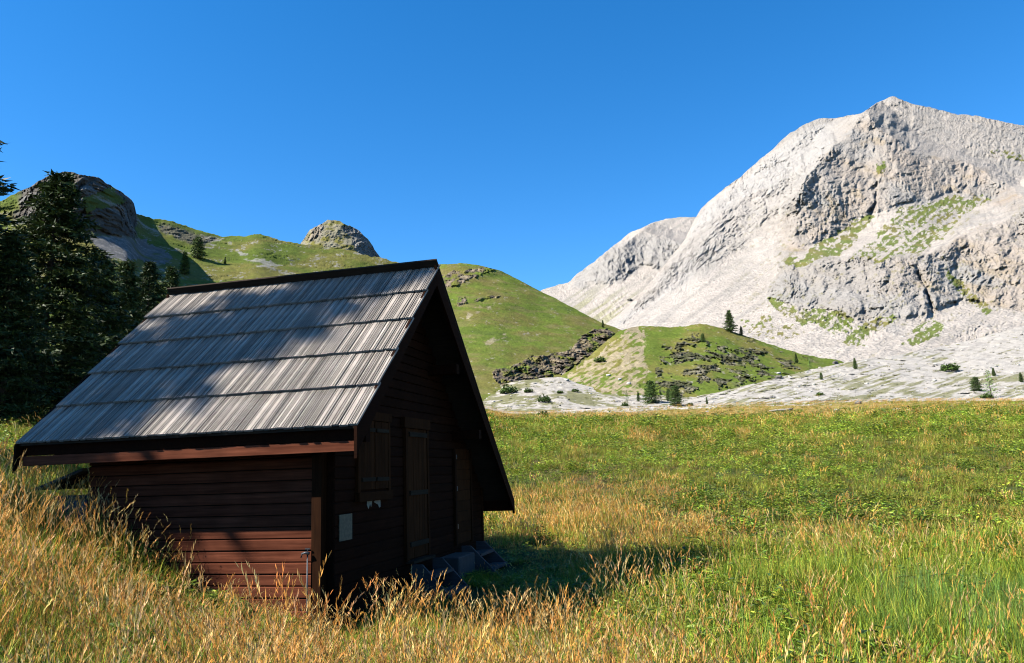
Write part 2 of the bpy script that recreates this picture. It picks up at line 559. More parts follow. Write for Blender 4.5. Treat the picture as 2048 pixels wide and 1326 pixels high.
def mt_masks(WX, WY):
    up = _between(WX, WY, UP_TOP, UP_BOT, 10)
    lo = _between(WX, WY, LO_TOP, LO_BOT, 6)
    lf = _between(WX, WY, LEFT_TOP, LEFT_BOT, 10) * .4
    return up, lo, lf


SCREE_POLY = [(1235, 655), (1330, 596), (1440, 528), (1545, 462), (1562, 520), (1528, 600), (1560, 636), (1700, 684), (1850, 700), (1920, 770), (1250, 770)]


def mt_disp(PX, PY, WX, WY, P):
    up, lo, lf = mt_masks(WX, WY)
    cl = np.maximum(np.maximum(up, lo), lf)
    x, y, z = P[..., 0], P[..., 1], P[..., 2]
    u = PX * .72; v = PY * .72                                    # metres across and down the face
    w1 = fbm(u / 50, v / 50, 3.7, 4, gain=.6)
    xs = u + 9 * w1; z = v
    but = ridged((xs - .25 * v) / 70, v / 150, 1.2, 3)                   # buttresses
    pil = billow(xs / 17, v / 62, 2.2, 5, gain=.68)          # cracks between pillars
    fine = billow(xs / 6, v / 11, 5.2, 4, gain=.72)
    strat = fbm(u / 90, (v + .22 * u + 5 * w1) / 9, 4.1, 3, gain=.6)    # bedding
    q = (PX * .62 + PY * .78); r_ = (PX * .78 - PY * .62)
    rib = ridged(q / 26, r_ / 120, 1.7, 6, gain=.62)             # ribs running down to the left
    mc = np.array(MC); dn = PY - np.interp(PX, mc[:, 0], mc[:, 1])
    left = sstep(1720, 1640, PX) * sstep(4, 22, dn) * sstep(185, 95, dn + 45 * fbm(q / 50, r_ / 200, 5.5, 3))
    upper = sstep(420, 300, PY) * (1 - cl)
    patch = sstep(-.05, .40, fbm(u / 90, v / 75, 2.2, 5, gain=.6)) * (1 - cl)
    am = .22 + .78 * sstep(-.35, .55, fbm(u / 48, v / 36, 9.4, 4, gain=.6))
    pil2 = billow((xs + .35 * v) / 34, v / 55, 7.7, 4, gain=.6)
    d = cl * (14 * but + 9 * pil2 + am * (9.5 * pil + 6.5 * fine) + 2.4 * strat)
    calm = 1 - .8 * soften(in_poly(WX, WY, SCREE_POLY), 16)
    patch = patch * calm; left = left * calm
    d = d + (1 - cl) * calm * (2.4 * rib + 2.6 * fine) + patch * (6 * pil2 + 5 * pil + 4.0 * fine + 2.0 * strat)
    d = d + upper * (7 * pil + 3.5 * strat + 5 * fine * am) + left * (9.5 * rib + 8 * fine * am + 4 * pil2)
    g1 = np.exp(-((WX - (1742 + (480 - PY) * .10)) / 4.0) ** 2) * sstep(340, 380, PY) * sstep(470, 420, PY)
    g2 = np.exp(-((WX - (1868 - (640 - PY) * .25)) / 4.5) ** 2) * sstep(520, 560, PY) * sstep(650, 600, PY)
    big = fbm(x / 260, z / 200, 7.7, 3)
    return d + 13 * big - 14 * g1 - 15 * g2


GR1 = [(1575, 525), (1600, 505), (1650, 478), (1700, 448), (1740, 432), (1752, 440), (1720, 470), (1690, 498), (1640, 520), (1600, 532)]
GR2 = [(1700, 520), (1735, 490), (1770, 455), (1800, 418), (1850, 408), (1900, 398), (1965, 385), (1985, 395), (1930, 430), (1890, 470), (1840, 505), (1780, 522)]
GR3 = [(1536, 592), (1560, 604), (1600, 612), (1650, 622), (1705, 628), (1712, 640), (1690, 668), (1640, 655), (1600, 645), (1560, 625), (1530, 600)]
GR4 = [(1690, 640), (1740, 650), (1790, 620), (1800, 625), (1760, 665), (1720, 690), (1690, 680)]
GR5 = [(1806, 690), (1830, 650), (1865, 632), (1890, 640), (1880, 668), (1830, 690)]
GR6 = [(1890, 535), (1910, 552), (1950, 590), (1990, 620), (1975, 625), (1930, 600), (1895, 560)]
GR7 = [(1745, 335), (1772, 328), (1768, 350), (1755, 356)]
GR8 = [(1480, 640), (1530, 625), (1570, 640), (1600, 660), (1560, 680), (1500, 670)]
GR9 = [(1980, 300), (2048, 305), (2060, 325), (2000, 315)]


def mt_col(PX, PY, WX, WY, P):
    up, lo, lf = mt_masks(WX, WY)
    x, z = P[..., 0], P[..., 2]
    n1 = fbm(x / 90, z / 90, 1.1, 4); n2 = fbm(x / 22, z / 34, 4.2, 4)
    q = (PX * .60 + PY * .80)
    st = fbm(q / 11, (PX * .80 - PY * .60) / 150, 6.1, 4)
    c = mix(SCREE, SCREE2, sstep(-.2, .6, st * .7 + n1 * .6))
    c = mix(c, SCREE2 * .92, sstep(380, 250, PY) * .6)
    c = mix(c, ROCKG, sstep(.1, .7, n2 + n1 * .5) * .55)
    mc = np.array(MC); dn = PY - np.interp(PX, mc[:, 0], mc[:, 1])
    left = sstep(1700, 1640, PX) * sstep(0, 20, dn) * sstep(160, 100, dn + 60 * n1)
    c = mix(c, ROCKG * 1.25, left * .75)
    rock = mix(ROCKW, ROCKG, sstep(-.2, .6, n1))
    rock = mix(rock, OCHRE, sstep(.25, .7, n2) * .6)
    rock = mix(rock, SCREE2, sstep(.1, .6, -n2) * .5)
    c = mix(c, rock, np.clip(np.maximum(up, np.maximum(lo, lf * .7)), 0, 1) * .9)
    c = mix(c, ROCKG * .95, lo * sstep(1880, 1700, PX) * .65)
    c = mix(c, mix(SCREE, SCREE2, sstep(-.1, .7, st)), soften(in_poly(WX, WY, SCREE_POLY), 9) * .75)
    sg = fbm(q / 7, (PX * .8 - PY * .6) / 60, 2.4, 4)
    sf = fbm(PX / 9, PY / 7, 8.8, 5, gain=.65)
    for poly, w in ((GR1, .25), (GR2, -.02), (GR3, .1), (GR4, .05), (GR5, .3), (GR6, .3), (GR7, .35), (GR8, -.25), (GR9, -.05)):
        m = in_poly(WX, WY, poly)
        g = sstep(-.05, .12, .55 * sg + .75 * sf + w) * m
        c = mix(c, mix(TURF, TURF2, sstep(-.3, .5, n2)), g * .92)
    thin = sstep(.40, .70, .5 * sg + .6 * sf + .25 * n1) * sstep(380, 450, PY) * sstep(1420, 1560, PX)
    c = mix(c, TURF2, thin * .5)
    return c


hillside("limestone_mountain", M["mountain"], MC, MB_, 720, 430, mt_disp, mt_col,
         bands=((UP_TOP, UP_BOT, .45), (LO_TOP, LO_BOT, .52), (LEFT_TOP, LEFT_BOT, .25)), pw=1.15, rough=3.0, smooth=False)

# --- its farther shoulder
SCR = [(1040, 612, 1500), (1085, 581, 1550), (1130, 565, 1600), (1165, 542, 1650), (1200, 515, 1700), (1230, 490, 1740), (1260, 465, 1780), (1290, 450, 1800),
       (1320, 440, 1830), (1355, 434, 1850), (1390, 433, 1860), (1440, 445, 1880), (1520, 470, 1900)]
SB = [(1040, 690, 1100), (1200, 700, 1100), (1520, 640, 1250)]


def sh_disp(PX, PY, WX, WY, P):
    x, z = P[..., 0], P[..., 2]
    band = _between(WX, WY, [(1150, 548), (1220, 500), (1290, 462), (1400, 500)], [(1150, 580), (1220, 568), (1290, 530), (1400, 560)], 8)
    pil = ridged(x / 50, z / 110, 2.2, 6, gain=.6)
    q = PX * .62 + PY * .78
    return band * 24 * pil + (3 + 7 * sstep(-.1, .4, fbm(x / 120, z / 90, 6.2, 3))) * billow(x / 9, z / 22, 3.2, 4, gain=.7) + 3.5 * ridged(q / 30, (PX * .78 - PY * .62) / 200, 4.4, 5) + 25 * fbm(x / 240, z / 200, 1.2, 3)


def sh_col(PX, PY, WX, WY, P):
    x, z = P[..., 0], P[..., 2]
    q = PX * .58 + PY * .81
    st = fbm(q / 9, (PX * .8 - PY * .6) / 120, 3.3, 4)
    c = mix(SCREE, SCREE2, sstep(-.3, .5, st))
    band = _between(WX, WY, [(1150, 548), (1220, 500), (1290, 462), (1400, 500)], [(1150, 580), (1220, 568), (1290, 530), (1400, 560)], 8)
    c = mix(c, ROCKG, band * .8)
    g = sstep(.0, .45, st + sstep(600, 640, PY) * .4 - .25 * sstep(1230, 1120, PX)) * sstep(560, 610, PY)
    return mix(c, np.array([.30, .29, .15]), g * .6)


hillside("mountain_shoulder", M["mountain"], SCR, SB, 330, 200, sh_disp, sh_col,
         bands=(([(1150, 548), (1220, 500), (1290, 462), (1400, 500)], [(1150, 580), (1220, 568), (1290, 530), (1400, 560)], .5),), rough=3.5, smooth=False)

# --- pasture ridge and cliff dome on the left
LC = [(-200, 432, 450), (0, 402, 480), (60, 374, 500), (100, 351, 520), (130, 345, 530), (165, 346, 535), (200, 358, 540), (240, 384, 545), (262, 398, 548),
      (268, 408, 550), (273, 430, 565), (300, 437, 590), (345, 441, 610), (380, 456, 620), (440, 471, 630), (480, 472, 640), (520, 468, 650), (560, 480, 660), (610, 488, 670),
      (700, 500, 680), (780, 520, 690), (860, 540, 700)]
LB = [(-200, 890, 60), (0, 880, 60), (120, 870, 62), (250, 860, 66), (340, 850, 72), (600, 840, 90), (860, 830, 110)]
DOME_T = [(40, 362), (100, 338), (165, 333), (240, 372), (266, 392), (276, 430)]
DOME_B = [(40, 440), (100, 455), (165, 465), (210, 468), (266, 478), (276, 482)]


def lf_disp(PX, PY, WX, WY, P):
    x, z = P[..., 0], P[..., 2]
    dm = _between(WX, WY, DOME_T, DOME_B, 6)
    grassy = in_poly(WX, WY, [(165, 395), (225, 375), (245, 400), (210, 415), (170, 425)]) * 1.0
    pil = .5 * billow(x / 22, z / 60, 5.1, 4, gain=.6) + .6 * billow(x / 7, z / 18, 2.1, 5, gain=.7)
    b2 = _between(WX, WY, [(320, 448), (350, 446), (400, 470), (440, 476)], [(320, 462), (350, 478), (400, 492), (440, 482)], 5)
    # a shaded gully right of the dome, spurs below it
    spur = 10 * fbm(x / 70, z / 60, 3.9, 3)
    g = np.exp(-((PX - 300 - (PY - 440) * .9) / 26) ** 2) * sstep(428, 455, PY) * sstep(560, 500, PY)
    step = sstep(262, 282, WX) * sstep(415, 440, PY) * sstep(560, 480, PY)
    return dm * (1 - .7 * grassy) * 21 * pil + b2 * 12 * pil + spur + 1.1 * fbm(x / 7, z / 5, 2.2, 5, gain=.6) + sstep(.1, .4, fbm(x / 28, z / 16, 7.2, 4)) * 3.5 * billow(x / 5, z / 5, 1.2, 4, gain=.7) - 9 * g - 6 * step * sstep(420, 280, PX)


def lf_col(PX, PY, WX, WY, P):
    x, z = P[..., 0], P[..., 2]
    n1 = fbm(x / 40, z / 30, 1.7, 4); n2 = fbm(x / 9, z / 8, 4.2, 4)
    c = mix(TURF * .9, TURF2, sstep(-.3, .5, n1 + .3 * n2))
    dm = _between(WX, WY, DOME_T, DOME_B, 6)
    rock = mix(ROCKD * .8, ROCKG * .47, sstep(-.3, .6, n2))
    grassy = in_poly(WX, WY, [(165, 395), (225, 375), (245, 400), (210, 415), (170, 425)]) * 1.0
    c = mix(c, rock, dm * (1 - .8 * grassy))
    scr = in_poly(WX, WY, [(190, 470), (250, 472), (300, 492), (330, 505), (345, 520), (300, 528), (200, 512)]) * 1.0
    c = mix(c, np.array([.17, .165, .16]), scr * sstep(-.5, .2, n2 + .3))
    scr2 = in_poly(WX, WY, [(480, 505), (500, 500), (560, 530), (520, 540)]) | in_poly(WX, WY, [(400, 480), (450, 480), (480, 500), (470, 510)])
    c = mix(c, np.array([.30, .29, .26]), scr2 * sstep(-.1, .3, n2 + .1) * .8)
    b2 = _between(WX, WY, [(320, 448), (350, 446), (400, 470), (440, 476)], [(320, 462), (350, 478), (400, 492), (440, 482)], 5)
    c = mix(c, ROCKD, b2 * .8)
    n3 = fbm(x / 1.9, z / 1.3, 6.2, 3)
    c = c * (1 + .22 * n3)[..., None]
    spk = sstep(.35, .6, .7 * n2 + .5 * n3 + .2 * n1)
    return mix(c, ROCKG, spk * .7)


hillside("pasture_ridge", M["slope"], LC, LB, 760, 280, lf_disp, lf_col, bands=((DOME_T, DOME_B, .75),), pw=1.0, rough=3.5, smooth=False)

# --- the small rock peak
PC = [(560, 500, 780), (600, 490, 790), (614, 470, 795), (620, 460, 800), (640, 447, 805), (655, 441, 810), (680, 443, 812), (700, 450, 812), (720, 463, 812), (735, 478, 810), (748, 497, 806),
      (765, 522, 800), (775, 545, 790), (800, 560, 780)]
PB = [(560, 600, 640), (800, 600, 660)]


def pk_disp(PX, PY, WX, WY, P):
    x, z = P[..., 0], P[..., 2]
    cl = np.clip(in_poly(WX, WY, [(690, 445), (725, 460), (770, 520), (775, 545), (745, 540), (715, 500)]) * 1.0 + in_poly(WX, WY, [(610, 480), (635, 445), (650, 460), (640, 480)]), 0, 1)
    # the peak is rounded: its right side turns away from us
    turn = -.010 * np.clip(PX - 690, 0, 200) ** 2
    return cl * 16 * billow(x / 9, z / 26, 3.1, 6, gain=.7) + turn + 11 * ridged(x / 38, z / 48, 1.1, 4) + 3.5 * billow(x / 6, z / 6, 2.1, 4, gain=.7)


def pk_col(PX, PY, WX, WY, P):
    x, z = P[..., 0], P[..., 2]
    n2 = fbm(x / 10, z / 10, 4.2, 4)
    cl = np.clip(in_poly(WX, WY, [(690, 445), (725, 460), (770, 520), (775, 545), (745, 540), (715, 500)]) * 1.0 + in_poly(WX, WY, [(610, 480), (635, 445), (650, 460), (640, 480)]), 0, 1)
    c = mix(TURF2, TURF, sstep(-.2, .4, n2))
    c = mix(c, np.array([.25, .222, .175]), sstep(-.35, .3, n2 + .2 * sstep(510, 470, PY)) * .8)
    return mix(c, mix(ROCKG * .75, OCHRE * .8, sstep(660, 630, PX) * .7), cl * .85)


hillside("rock_peak", M["slope"], PC, PB, 240, 160, pk_disp, pk_col, rough=3.5, smooth=False)

# --- rounded green hill in the middle
HC = [(560, 590, 420), (700, 560, 425), (800, 540, 430), (860, 532, 430), (885, 528, 430), (920, 526, 430), (960, 530, 430), (1000, 541, 430), (1040, 561, 425), (1080, 582, 420), (1120, 602, 410),
      (1160, 623, 400), (1200, 644, 390), (1230, 655, 380), (1270, 672, 370)]
HB = [(560, 840, 150), (900, 830, 170), (1100, 790, 215), (1270, 760, 230)]
CRAG = [(985, 745), (1010, 738), (1040, 725), (1062, 715), (1090, 712), (1125, 706), (1145, 692), (1165, 672), (1190, 660), (1215, 657), (1230, 668), (1228, 685), (1200, 700), (1165, 716),
        (1140, 738), (1125, 748), (1090, 755), (1040, 762), (1000, 768), (985, 760)]
OUT1 = [(885, 545), (920, 542), (960, 538), (985, 536), (992, 545), (960, 552), (925, 562), (905, 572), (885, 570)]
OUT2 = [(908, 592), (925, 590), (932, 600), (925, 610), (910, 612)]
OUT3 = [(945, 600), (985, 588), (1000, 590), (980, 598), (950, 606)]


def hl_masks(WX, WY):
    m = in_poly(WX, WY, CRAG) * 1.0
    s = np.clip(in_poly(WX, WY, OUT1) * 1.0 + in_poly(WX, WY, OUT2) + in_poly(WX, WY, OUT3), 0, 1)
    return m, s


def hl_disp(PX, PY, WX, WY, P):
    x, y, z = P[..., 0], P[..., 1], P[..., 2]
    m, s = hl_masks(PX + .5 * (WX - PX), PY + .5 * (WY - PY))
    tw = -.0016 * np.clip(PX - 930, 0, 400) ** 1.55      # the hill curves away to the right
    r = billow(x / 8, z / 11, y / 40, 6, gain=.7)
    return m * (3 + 15 * r) + s * (1 + 8 * r) + tw * 3 + 5 * fbm(x / 45, z / 30, 2.2, 3) + .5 * fbm(x / 6, z / 4, 5.5, 3)


def hl_col(PX, PY, WX, WY, P):
    x, z = P[..., 0], P[..., 2]
    m, s = hl_masks(PX + .5 * (WX - PX), PY + .5 * (WY - PY))
    n1 = fbm(x / 38, z / 16, 1.7, 4); n2 = fbm(x / 5, z / 4, 4.2, 4)
    c = mix(TURF * 1.1, TURF2, sstep(-.2, .5, n1 + .25 * n2))
    c = mix(c, np.array([.075, .105, .022]), sstep(.15, .6, -n1 + .2 * n2) * .6)
    bare = in_poly(WX, WY, [(935, 618), (990, 598), (1000, 604), (960, 625), (940, 640)]) | in_poly(WX, WY, [(965, 690), (1010, 665), (1018, 668), (975, 698)])
    c = mix(c, np.array([.34, .29, .19]), bare * sstep(-.2, .3, n2) * .8)
    rk = mix(np.array([.085, .07, .055]), np.array([.24, .19, .135]), sstep(-.1, .6, n2))
    c = mix(c, rk, np.clip(m * sstep(-.55, -.1, n2) + s * sstep(-.3, .1, n2), 0, 1))
    n3 = fbm(x / 1.5, z / .9, 6.2, 3)
    c = c * (1 + .25 * n3)[..., None]
    c = mix(c, np.array([.20, .165, .07]), sstep(.1, .5, fbm(x / 14, z / 3.2, 2.9, 4)) * .45)
    spk = sstep(.5, .7, .6 * n2 + .6 * n3)
    return mix(c, np.array([.30, .275, .22]), spk * .7)


hillside("green_hill", M["slope"], HC, HB, 480, 240, hl_disp, hl_col, pw=1.0, rough=1.2)

# --- rocky knoll
KC = [(1085, 775, 262), (1105, 765, 265), (1130, 748, 270), (1180, 712, 285), (1215, 680, 300), (1240, 662, 305), (1265, 655, 310), (1300, 652, 315), (1340, 655, 320), (1375, 652, 322), (1400, 648, 322), (1440, 654, 325),
      (1500, 675, 328), (1560, 695, 330), (1620, 712, 330), (1680, 722, 330), (1720, 735, 330), (1780, 748, 330)]
KB = [(1085, 800, 200), (1300, 815, 198), (1780, 815, 200)]
KR = [(1315, 700), (1345, 690), (1375, 672), (1405, 668), (1425, 690), (1450, 700), (1490, 700), (1520, 712), (1525, 728), (1500, 735), (1530, 745), (1500, 765), (1450, 770), (1400, 772), (1350, 785), (1320, 770), (1325, 730)]
KS = [(1130, 755), (1180, 715), (1225, 675), (1260, 655), (1283, 665), (1290, 720), (1288, 790), (1240, 790), (1190, 778)]


def kn_masks(PX, PY, P):
    x, y, z = P[..., 0], P[..., 1], P[..., 2]
    wx = PX + 26 * fbm(PX * .03, PY * .03, 1.9, 4, gain=.6); wy = PY + 16 * fbm(PX * .03, PY * .03, 7.3, 4, gain=.6)
    m = in_poly(wx, wy, KR) * 1.0
    spots = sstep(-.12, .12, fbm(x / 8, z / 4.5, 8.1, 4, gain=.6))
    wide = sstep(1440, 1500, PX) * sstep(1660, 1580, PX) * sstep(668, 690, PY) * sstep(.12, .3, fbm(x / 8, z / 3.5, 3.1, 4, gain=.6))
    ks = in_poly(PX + 12 * fbm(PX * .05, PY * .05, 4.4, 4, gain=.65), wy, KS) * 1.0
    return np.clip(m * spots + wide, 0, 1), ks


def kn_disp(PX, PY, WX, WY, P):
    x, y, z = P[..., 0], P[..., 1], P[..., 2]
    m, ks = kn_masks(PX, PY, P)
    r = billow(x / 5, z / 4.5, y / 25, 5, gain=.72)
    return m * (.8 + 8.5 * r) + ks * (1.6 * r) + 2.0 * fbm(x / 22, z / 14, 2.2, 3) + .30 * fbm(x / 3, z / 2, 5.5, 3)


def kn_col(PX, PY, WX, WY, P):
    x, z = P[..., 0], P[..., 2]
    n1 = fbm(x / 18, z / 9, 1.7, 4); n2 = fbm(x / 3, z / 2.0, 4.2, 4)
    c = mix(TURF, TURF2, sstep(-.2, .5, n1 + .3 * n2))
    m, ks = kn_masks(PX, PY, P)
    c = mix(c, mix(np.array([.06, .06, .035]), np.array([.17, .155, .12]), sstep(-.1, .7, n2)), m * .9)
    q = PX * .5 + PY * .86
    st = fbm(q / 5, (PX * .86 - PY * .5) / 20, 3.7, 3)
    c = mix(c, np.array([.30, .25, .16]), ks * sstep(-.35, .25, st + .6 * n2 + .08))
    n3 = fbm(x / 1.1, z / .7, 6.2, 3)
    c = c * (1 + .22 * n3)[..., None]
    spk = sstep(.5, .7, .6 * n2 + .6 * n3)
    return mix(c, np.array([.32, .30, .26]), spk * .7)


hillside("rocky_knoll", M["slope"], KC, KB, 480, 200, kn_disp, kn_col, rough=2.0, back=(.25, 4), smooth=False)

# --- gravel: the bank at the foot of the hill, and the fan on the right
def gv_disp(PX, PY, WX, WY, P):
    x, y = P[..., 0], P[..., 1]
    return 2.0 * fbm(x / 9, y / 9, 3.3, 5, gain=.6) + .8 * billow(x / 2.0, y / 4, 1.3, 3, gain=.7)


def gv_col(PX, PY, WX, WY, P):
    x, y = P[..., 0], P[..., 1]
    n1 = fbm(x / 12, y / 16, 1.7, 4); n2 = fbm(x / 2.2, y / 4, 4.2, 4)
    c = mix(np.array([.415, .384, .343]), np.array([.325, .298, .262]), sstep(-.3, .5, n2))
    g = sstep(.25, .6, n1 + .5 * n2 + .25 * sstep(740, 800, PY))
    return mix(c, np.array([.15, .15, .05]), g * .8)


GC = [(900, 790, 225), (960, 776, 228), (1000, 770, 230), (1040, 762, 232), (1080, 757, 235), (1115, 754, 237), (1132, 757, 237), (1160, 768, 232), (1200, 779, 226), (1250, 786, 220), (1300, 790, 215), (1360, 793, 212), (1420, 796, 210), (1480, 800, 205)]
GB = [(900, 850, 138), (1480, 850, 138)]
hillside("gravel_bank", M["gravel"], GC, GB, 360, 90, gv_disp, gv_col, rough=1.2, back=(.02, 3), smooth=False)
FC = [(1370, 800, 205), (1400, 792, 208), (1430, 786, 212), (1480, 773, 220), (1540, 760, 230), (1600, 745, 245), (1660, 731, 260), (1720, 720, 275), (1780, 712, 290), (1840, 702, 310), (1900, 690, 330), (1960, 676, 345), (2048, 652, 370), (2150, 630, 400), (2300, 610, 410)]
FB = [(1370, 850, 138), (2300, 858, 131)]


def fn_disp(PX, PY, WX, WY, P):
    x, y = P[..., 0], P[..., 1]
    edge = ridged(x / 30, y / 60, 2.1, 4)
    return 2.4 * fbm(x / 10, y / 10, 3.3, 5, gain=.6) + 1.6 * edge + .9 * billow(x / 2.2, y / 4, 1.3, 3, gain=.7)


def fn_col(PX, PY, WX, WY, P):
    x, y = P[..., 0], P[..., 1]
    q = PX * .30 + PY * .95
    st = fbm(q / 4.5, (PX * .95 - PY * .3) / 60, 5.2, 4)
    n1 = fbm(x / 16, y / 22, 1.7, 4); n2 = fbm(x / 2.4, y / 4, 4.2, 4)
    c = mix(np.array([.415, .388, .352]), np.array([.325, .302, .275]), sstep(-.3, .5, n2 * .7 + st * .5))
    g = sstep(.22, .6, .6 * n1 + .7 * st + .2 * sstep(690, 790, PY) - .25 * sstep(1850, 2000, PX) * sstep(740, 690, PY))
    return mix(c, np.array([.155, .155, .055]), g * .75)


hillside("gravel_fan", M["gravel"], FC, FB, 640, 170, fn_disp, fn_col, rough=1.5, back=(.03, 4), smooth=False)

# ------------------------------------------------------------------ the hut
HYAW = -0.2535
HO = np.array([-1.8257, 9.0, 0.6097]) + CAM           # lower right corner of the near roof slope
HEX = np.array([math.cos(HYAW), math.sin(HYAW), 0]); HEY = np.array([-math.sin(HYAW), math.cos(HYAW), 0])
HBASE = np.array([-2.4, 3.2, -2.55])                  # the hut's base in its own axes


def hut_pt(x, y, z):
    return HO + x * HEX + y * HEY + np.array([0, 0, z])


def hut_hit(px, py, axis, val):
    """hut coordinates of the point on a plane of the hut seen at a photo pixel"""
    v = rays(px, py); n = HEX if axis == 0 else HEY
    t = (n @ (HO - CAM) + val) / (n @ v)
    q = CAM + v * t - HO
    return np.array([q @ HEX, q @ HEY, q[2]])


hut = empty("wooden_hut", hut_pt(*HBASE), HYAW)
tag(hut, "dark brown wooden hut with steep grey board roof in tall grass", "hut")


def hb(mb, name, mat, parent=None, bevel=0):
    """build in hut axes, parented to the hut or one of its parts"""
    return mb.build(name, M[mat], parent or hut, off=HBASE, bevel=bevel)


rnd = random.Random(11)
RL = 4.917; GX = -0.55; BX = -4.30; WY0 = 0.66; GY0 = 0.55; WY1 = 6.62
KL = 0.918; KR_ = 0.915; APZ = 2.692; APY = 2.803; EY = 7.03; EZ = -1.1755


def zl(y): return KL * y                                # top of near slope boards
def zr(y): return APZ - KR_ * (y - APY)                # top of far slope boards


# near slope: a boarded deck and five courses of grooved boards
cl_, sl_ = 1 / math.hypot(1, KL), KL / math.hypot(1, KL)
deck = MB().prism([(0 - .02, .06, zl(.06) - .075), (0 - .02, 2.80, zl(2.80) - .075), (0 - .02, 2.80, zl(2.80) - .11), (0 - .02, .06, zl(.06) - .11)], (-RL + .04, 0, 0))
slope = hb(deck, "roof_slope", "roof_under")
widths = [.060, .074, .086, .098, .114]
bmesh_cache = {}


def board_mesh(w, var):
    key = (w, var)
    if key in bmesh_cache:
        return bmesh_cache[key]
    rr = random.Random(hash(key) % 1000)
    g, dp = .011, .016
    a, b = .012 + rr.uniform(0, .006), .012 + rr.uniform(0, .006)
    prof = [(0, 0), (0, .024), (a, .027), (a + .001, .027 - dp), (a + g, .027 - dp), (a + g + .001, .027)]
    if var == 1:
        c = w * rr.uniform(.42, .58)
        prof += [(c, .0275), (c + .001, .027 - dp), (c + g, .027 - dp), (c + g + .001, .0275)]
    prof += [(w - b - g - .001, .027), (w - b - g, .027 - dp), (w - b - .001, .027 - dp), (w - b, .027), (w, .024), (w, 0)]
    Lb = .86
    mb = MB(); mb.prism([(0, y, z) for y, z in prof], (Lb, 0, 0))
    o = mb.build("roof_board", M["roof"])
    me = o.data
    bpy.data.objects.remove(o)
    bmesh_cache[key] = me
    return me


slen = 2.845 / cl_
for k in range(5):
    s0 = k * slen / 5
    x = -0.002
    while x > -RL + .05:
        w = rnd.choice(widths); w = min(w, x + RL)
        w = min(widths, key=lambda q: abs(q - w))
        me = board_mesh(w, rnd.choice((0, 0, 0, 1)))
        o = bpy.data.objects.new("roof_board", me); COL.objects.link(o); o.parent = slope
        s = s0 + rnd.uniform(-.008, .006)
        # lower end lies on the course below, upper end on the deck
        tilt = math.asin(.040 / .80)
        lift = -.006 + rnd.uniform(-.004, .004)
        ca, sa = math.cos(-tilt + rnd.uniform(-.003, .003)), math.sin(-tilt + rnd.uniform(-.004, .004))
        ex_ = np.array([0, cl_, sl_]); nn = np.array([0, -sl_, cl_])
        ax = ex_ * ca + nn * sa; az = nn * ca - ex_ * sa
        p = np.array([x, s * cl_, s * sl_]) + nn * (lift - .027) - HBASE
        o.matrix_local = Matrix(((ax[0], -1, az[0], p[0]), (ax[1], 0, az[1], p[1]), (ax[2], 0, az[2], p[2]), (0, 0, 0, 1)))
        x -= w + rnd.uniform(.014, .026)
# far slope, its boards running past the ridge
d2 = math.hypot(1, KR_)
far = MB().prism([(-.01, APY, APZ - .002), (-.01, EY, zr(EY)), (-.01, EY, zr(EY) - .036), (-.01, APY - .022, APZ - .028)], (-RL + .02, 0, 0))
hb(far, "far_roof_slope", "roof_under")
far2 = MB().prism([(-.02, APY + .13, zr(APY + .13) - .04), (-.02, EY - .06, zr(EY - .06) - .04), (-.02, EY - .06, zr(EY - .06) - .075), (-.02, APY + .13, zr(APY + .13) - .075)], (-RL + .04, 0, 0))
hb(far2, "far_roof_deck", "roof_under")

# barge boards along both gables
for x0, x1 in ((-.045, -.008), (-RL + .01, -RL + .045)):
    b1 = MB().prism([(x0, .015, zl(.015) - .05), (x0, APY - .02, zl(APY - .02) - .05), (x0, APY - .02, zl(APY - .02) - .30), (x0, .10, zl(.10) - .36), (x0, .015, -.40)], (x1 - x0, 0, 0))
    hb(b1, "barge_board", "stain")
    b2 = MB().prism([(x0, APY - .018, zr(APY) - .115), (x0, EY - .01, zr(EY) - .038), (x0, EY - .01, zr(EY) - .26), (x0, EY - .09, zr(EY) - .18), (x0, APY - .018, zr(APY) - .42)], (x1 - x0, 0, 0))
    hb(b2, "barge_board", "stain")
# eave fascia: sunlit lower board under the shadow of the roof edge
hb(MB().box(-RL + .05, -.048, .125, .16, -.185, -.035), "fascia", "stain", bevel=.004)  # upper board in the dark timber, roof-edge shadow put into its colour
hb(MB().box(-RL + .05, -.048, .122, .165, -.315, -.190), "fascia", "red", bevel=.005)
hb(MB().box(-RL + .05, -.048, EY - .10, EY - .07, zr(EY) - .20, zr(EY) + .005), "fascia", "stain")
# purlins carrying the roof overhang
for px, py in ((919, 738), (963, 868)):
    q = hut_hit(px, py, 0, -.05)
    hb(MB().box(-.8, -.048, q[1] - .16, q[1] - .02, q[2] - .09, q[2] + .07), "purlin", "stain")
for y in (1.0, 2.0):
    hb(MB().box(-.8, -.048, y, y + .12, zl(y) - .29, zl(y) - .12), "purlin", "stain")
hb(MB().box(-RL + .05, -.048, 2.74, 2.86, 2.22, 2.44), "ridge_beam", "stain")
hb(MB().box(BX - .3, -.06, .36, .48, -.20, -.04 + zl(.36) - .1), "eave_beam", "stain")

# walls and their planks
def wall(poly, vec, mat="stain"):
    return hb(MB().prism(poly, vec), "wall", mat)


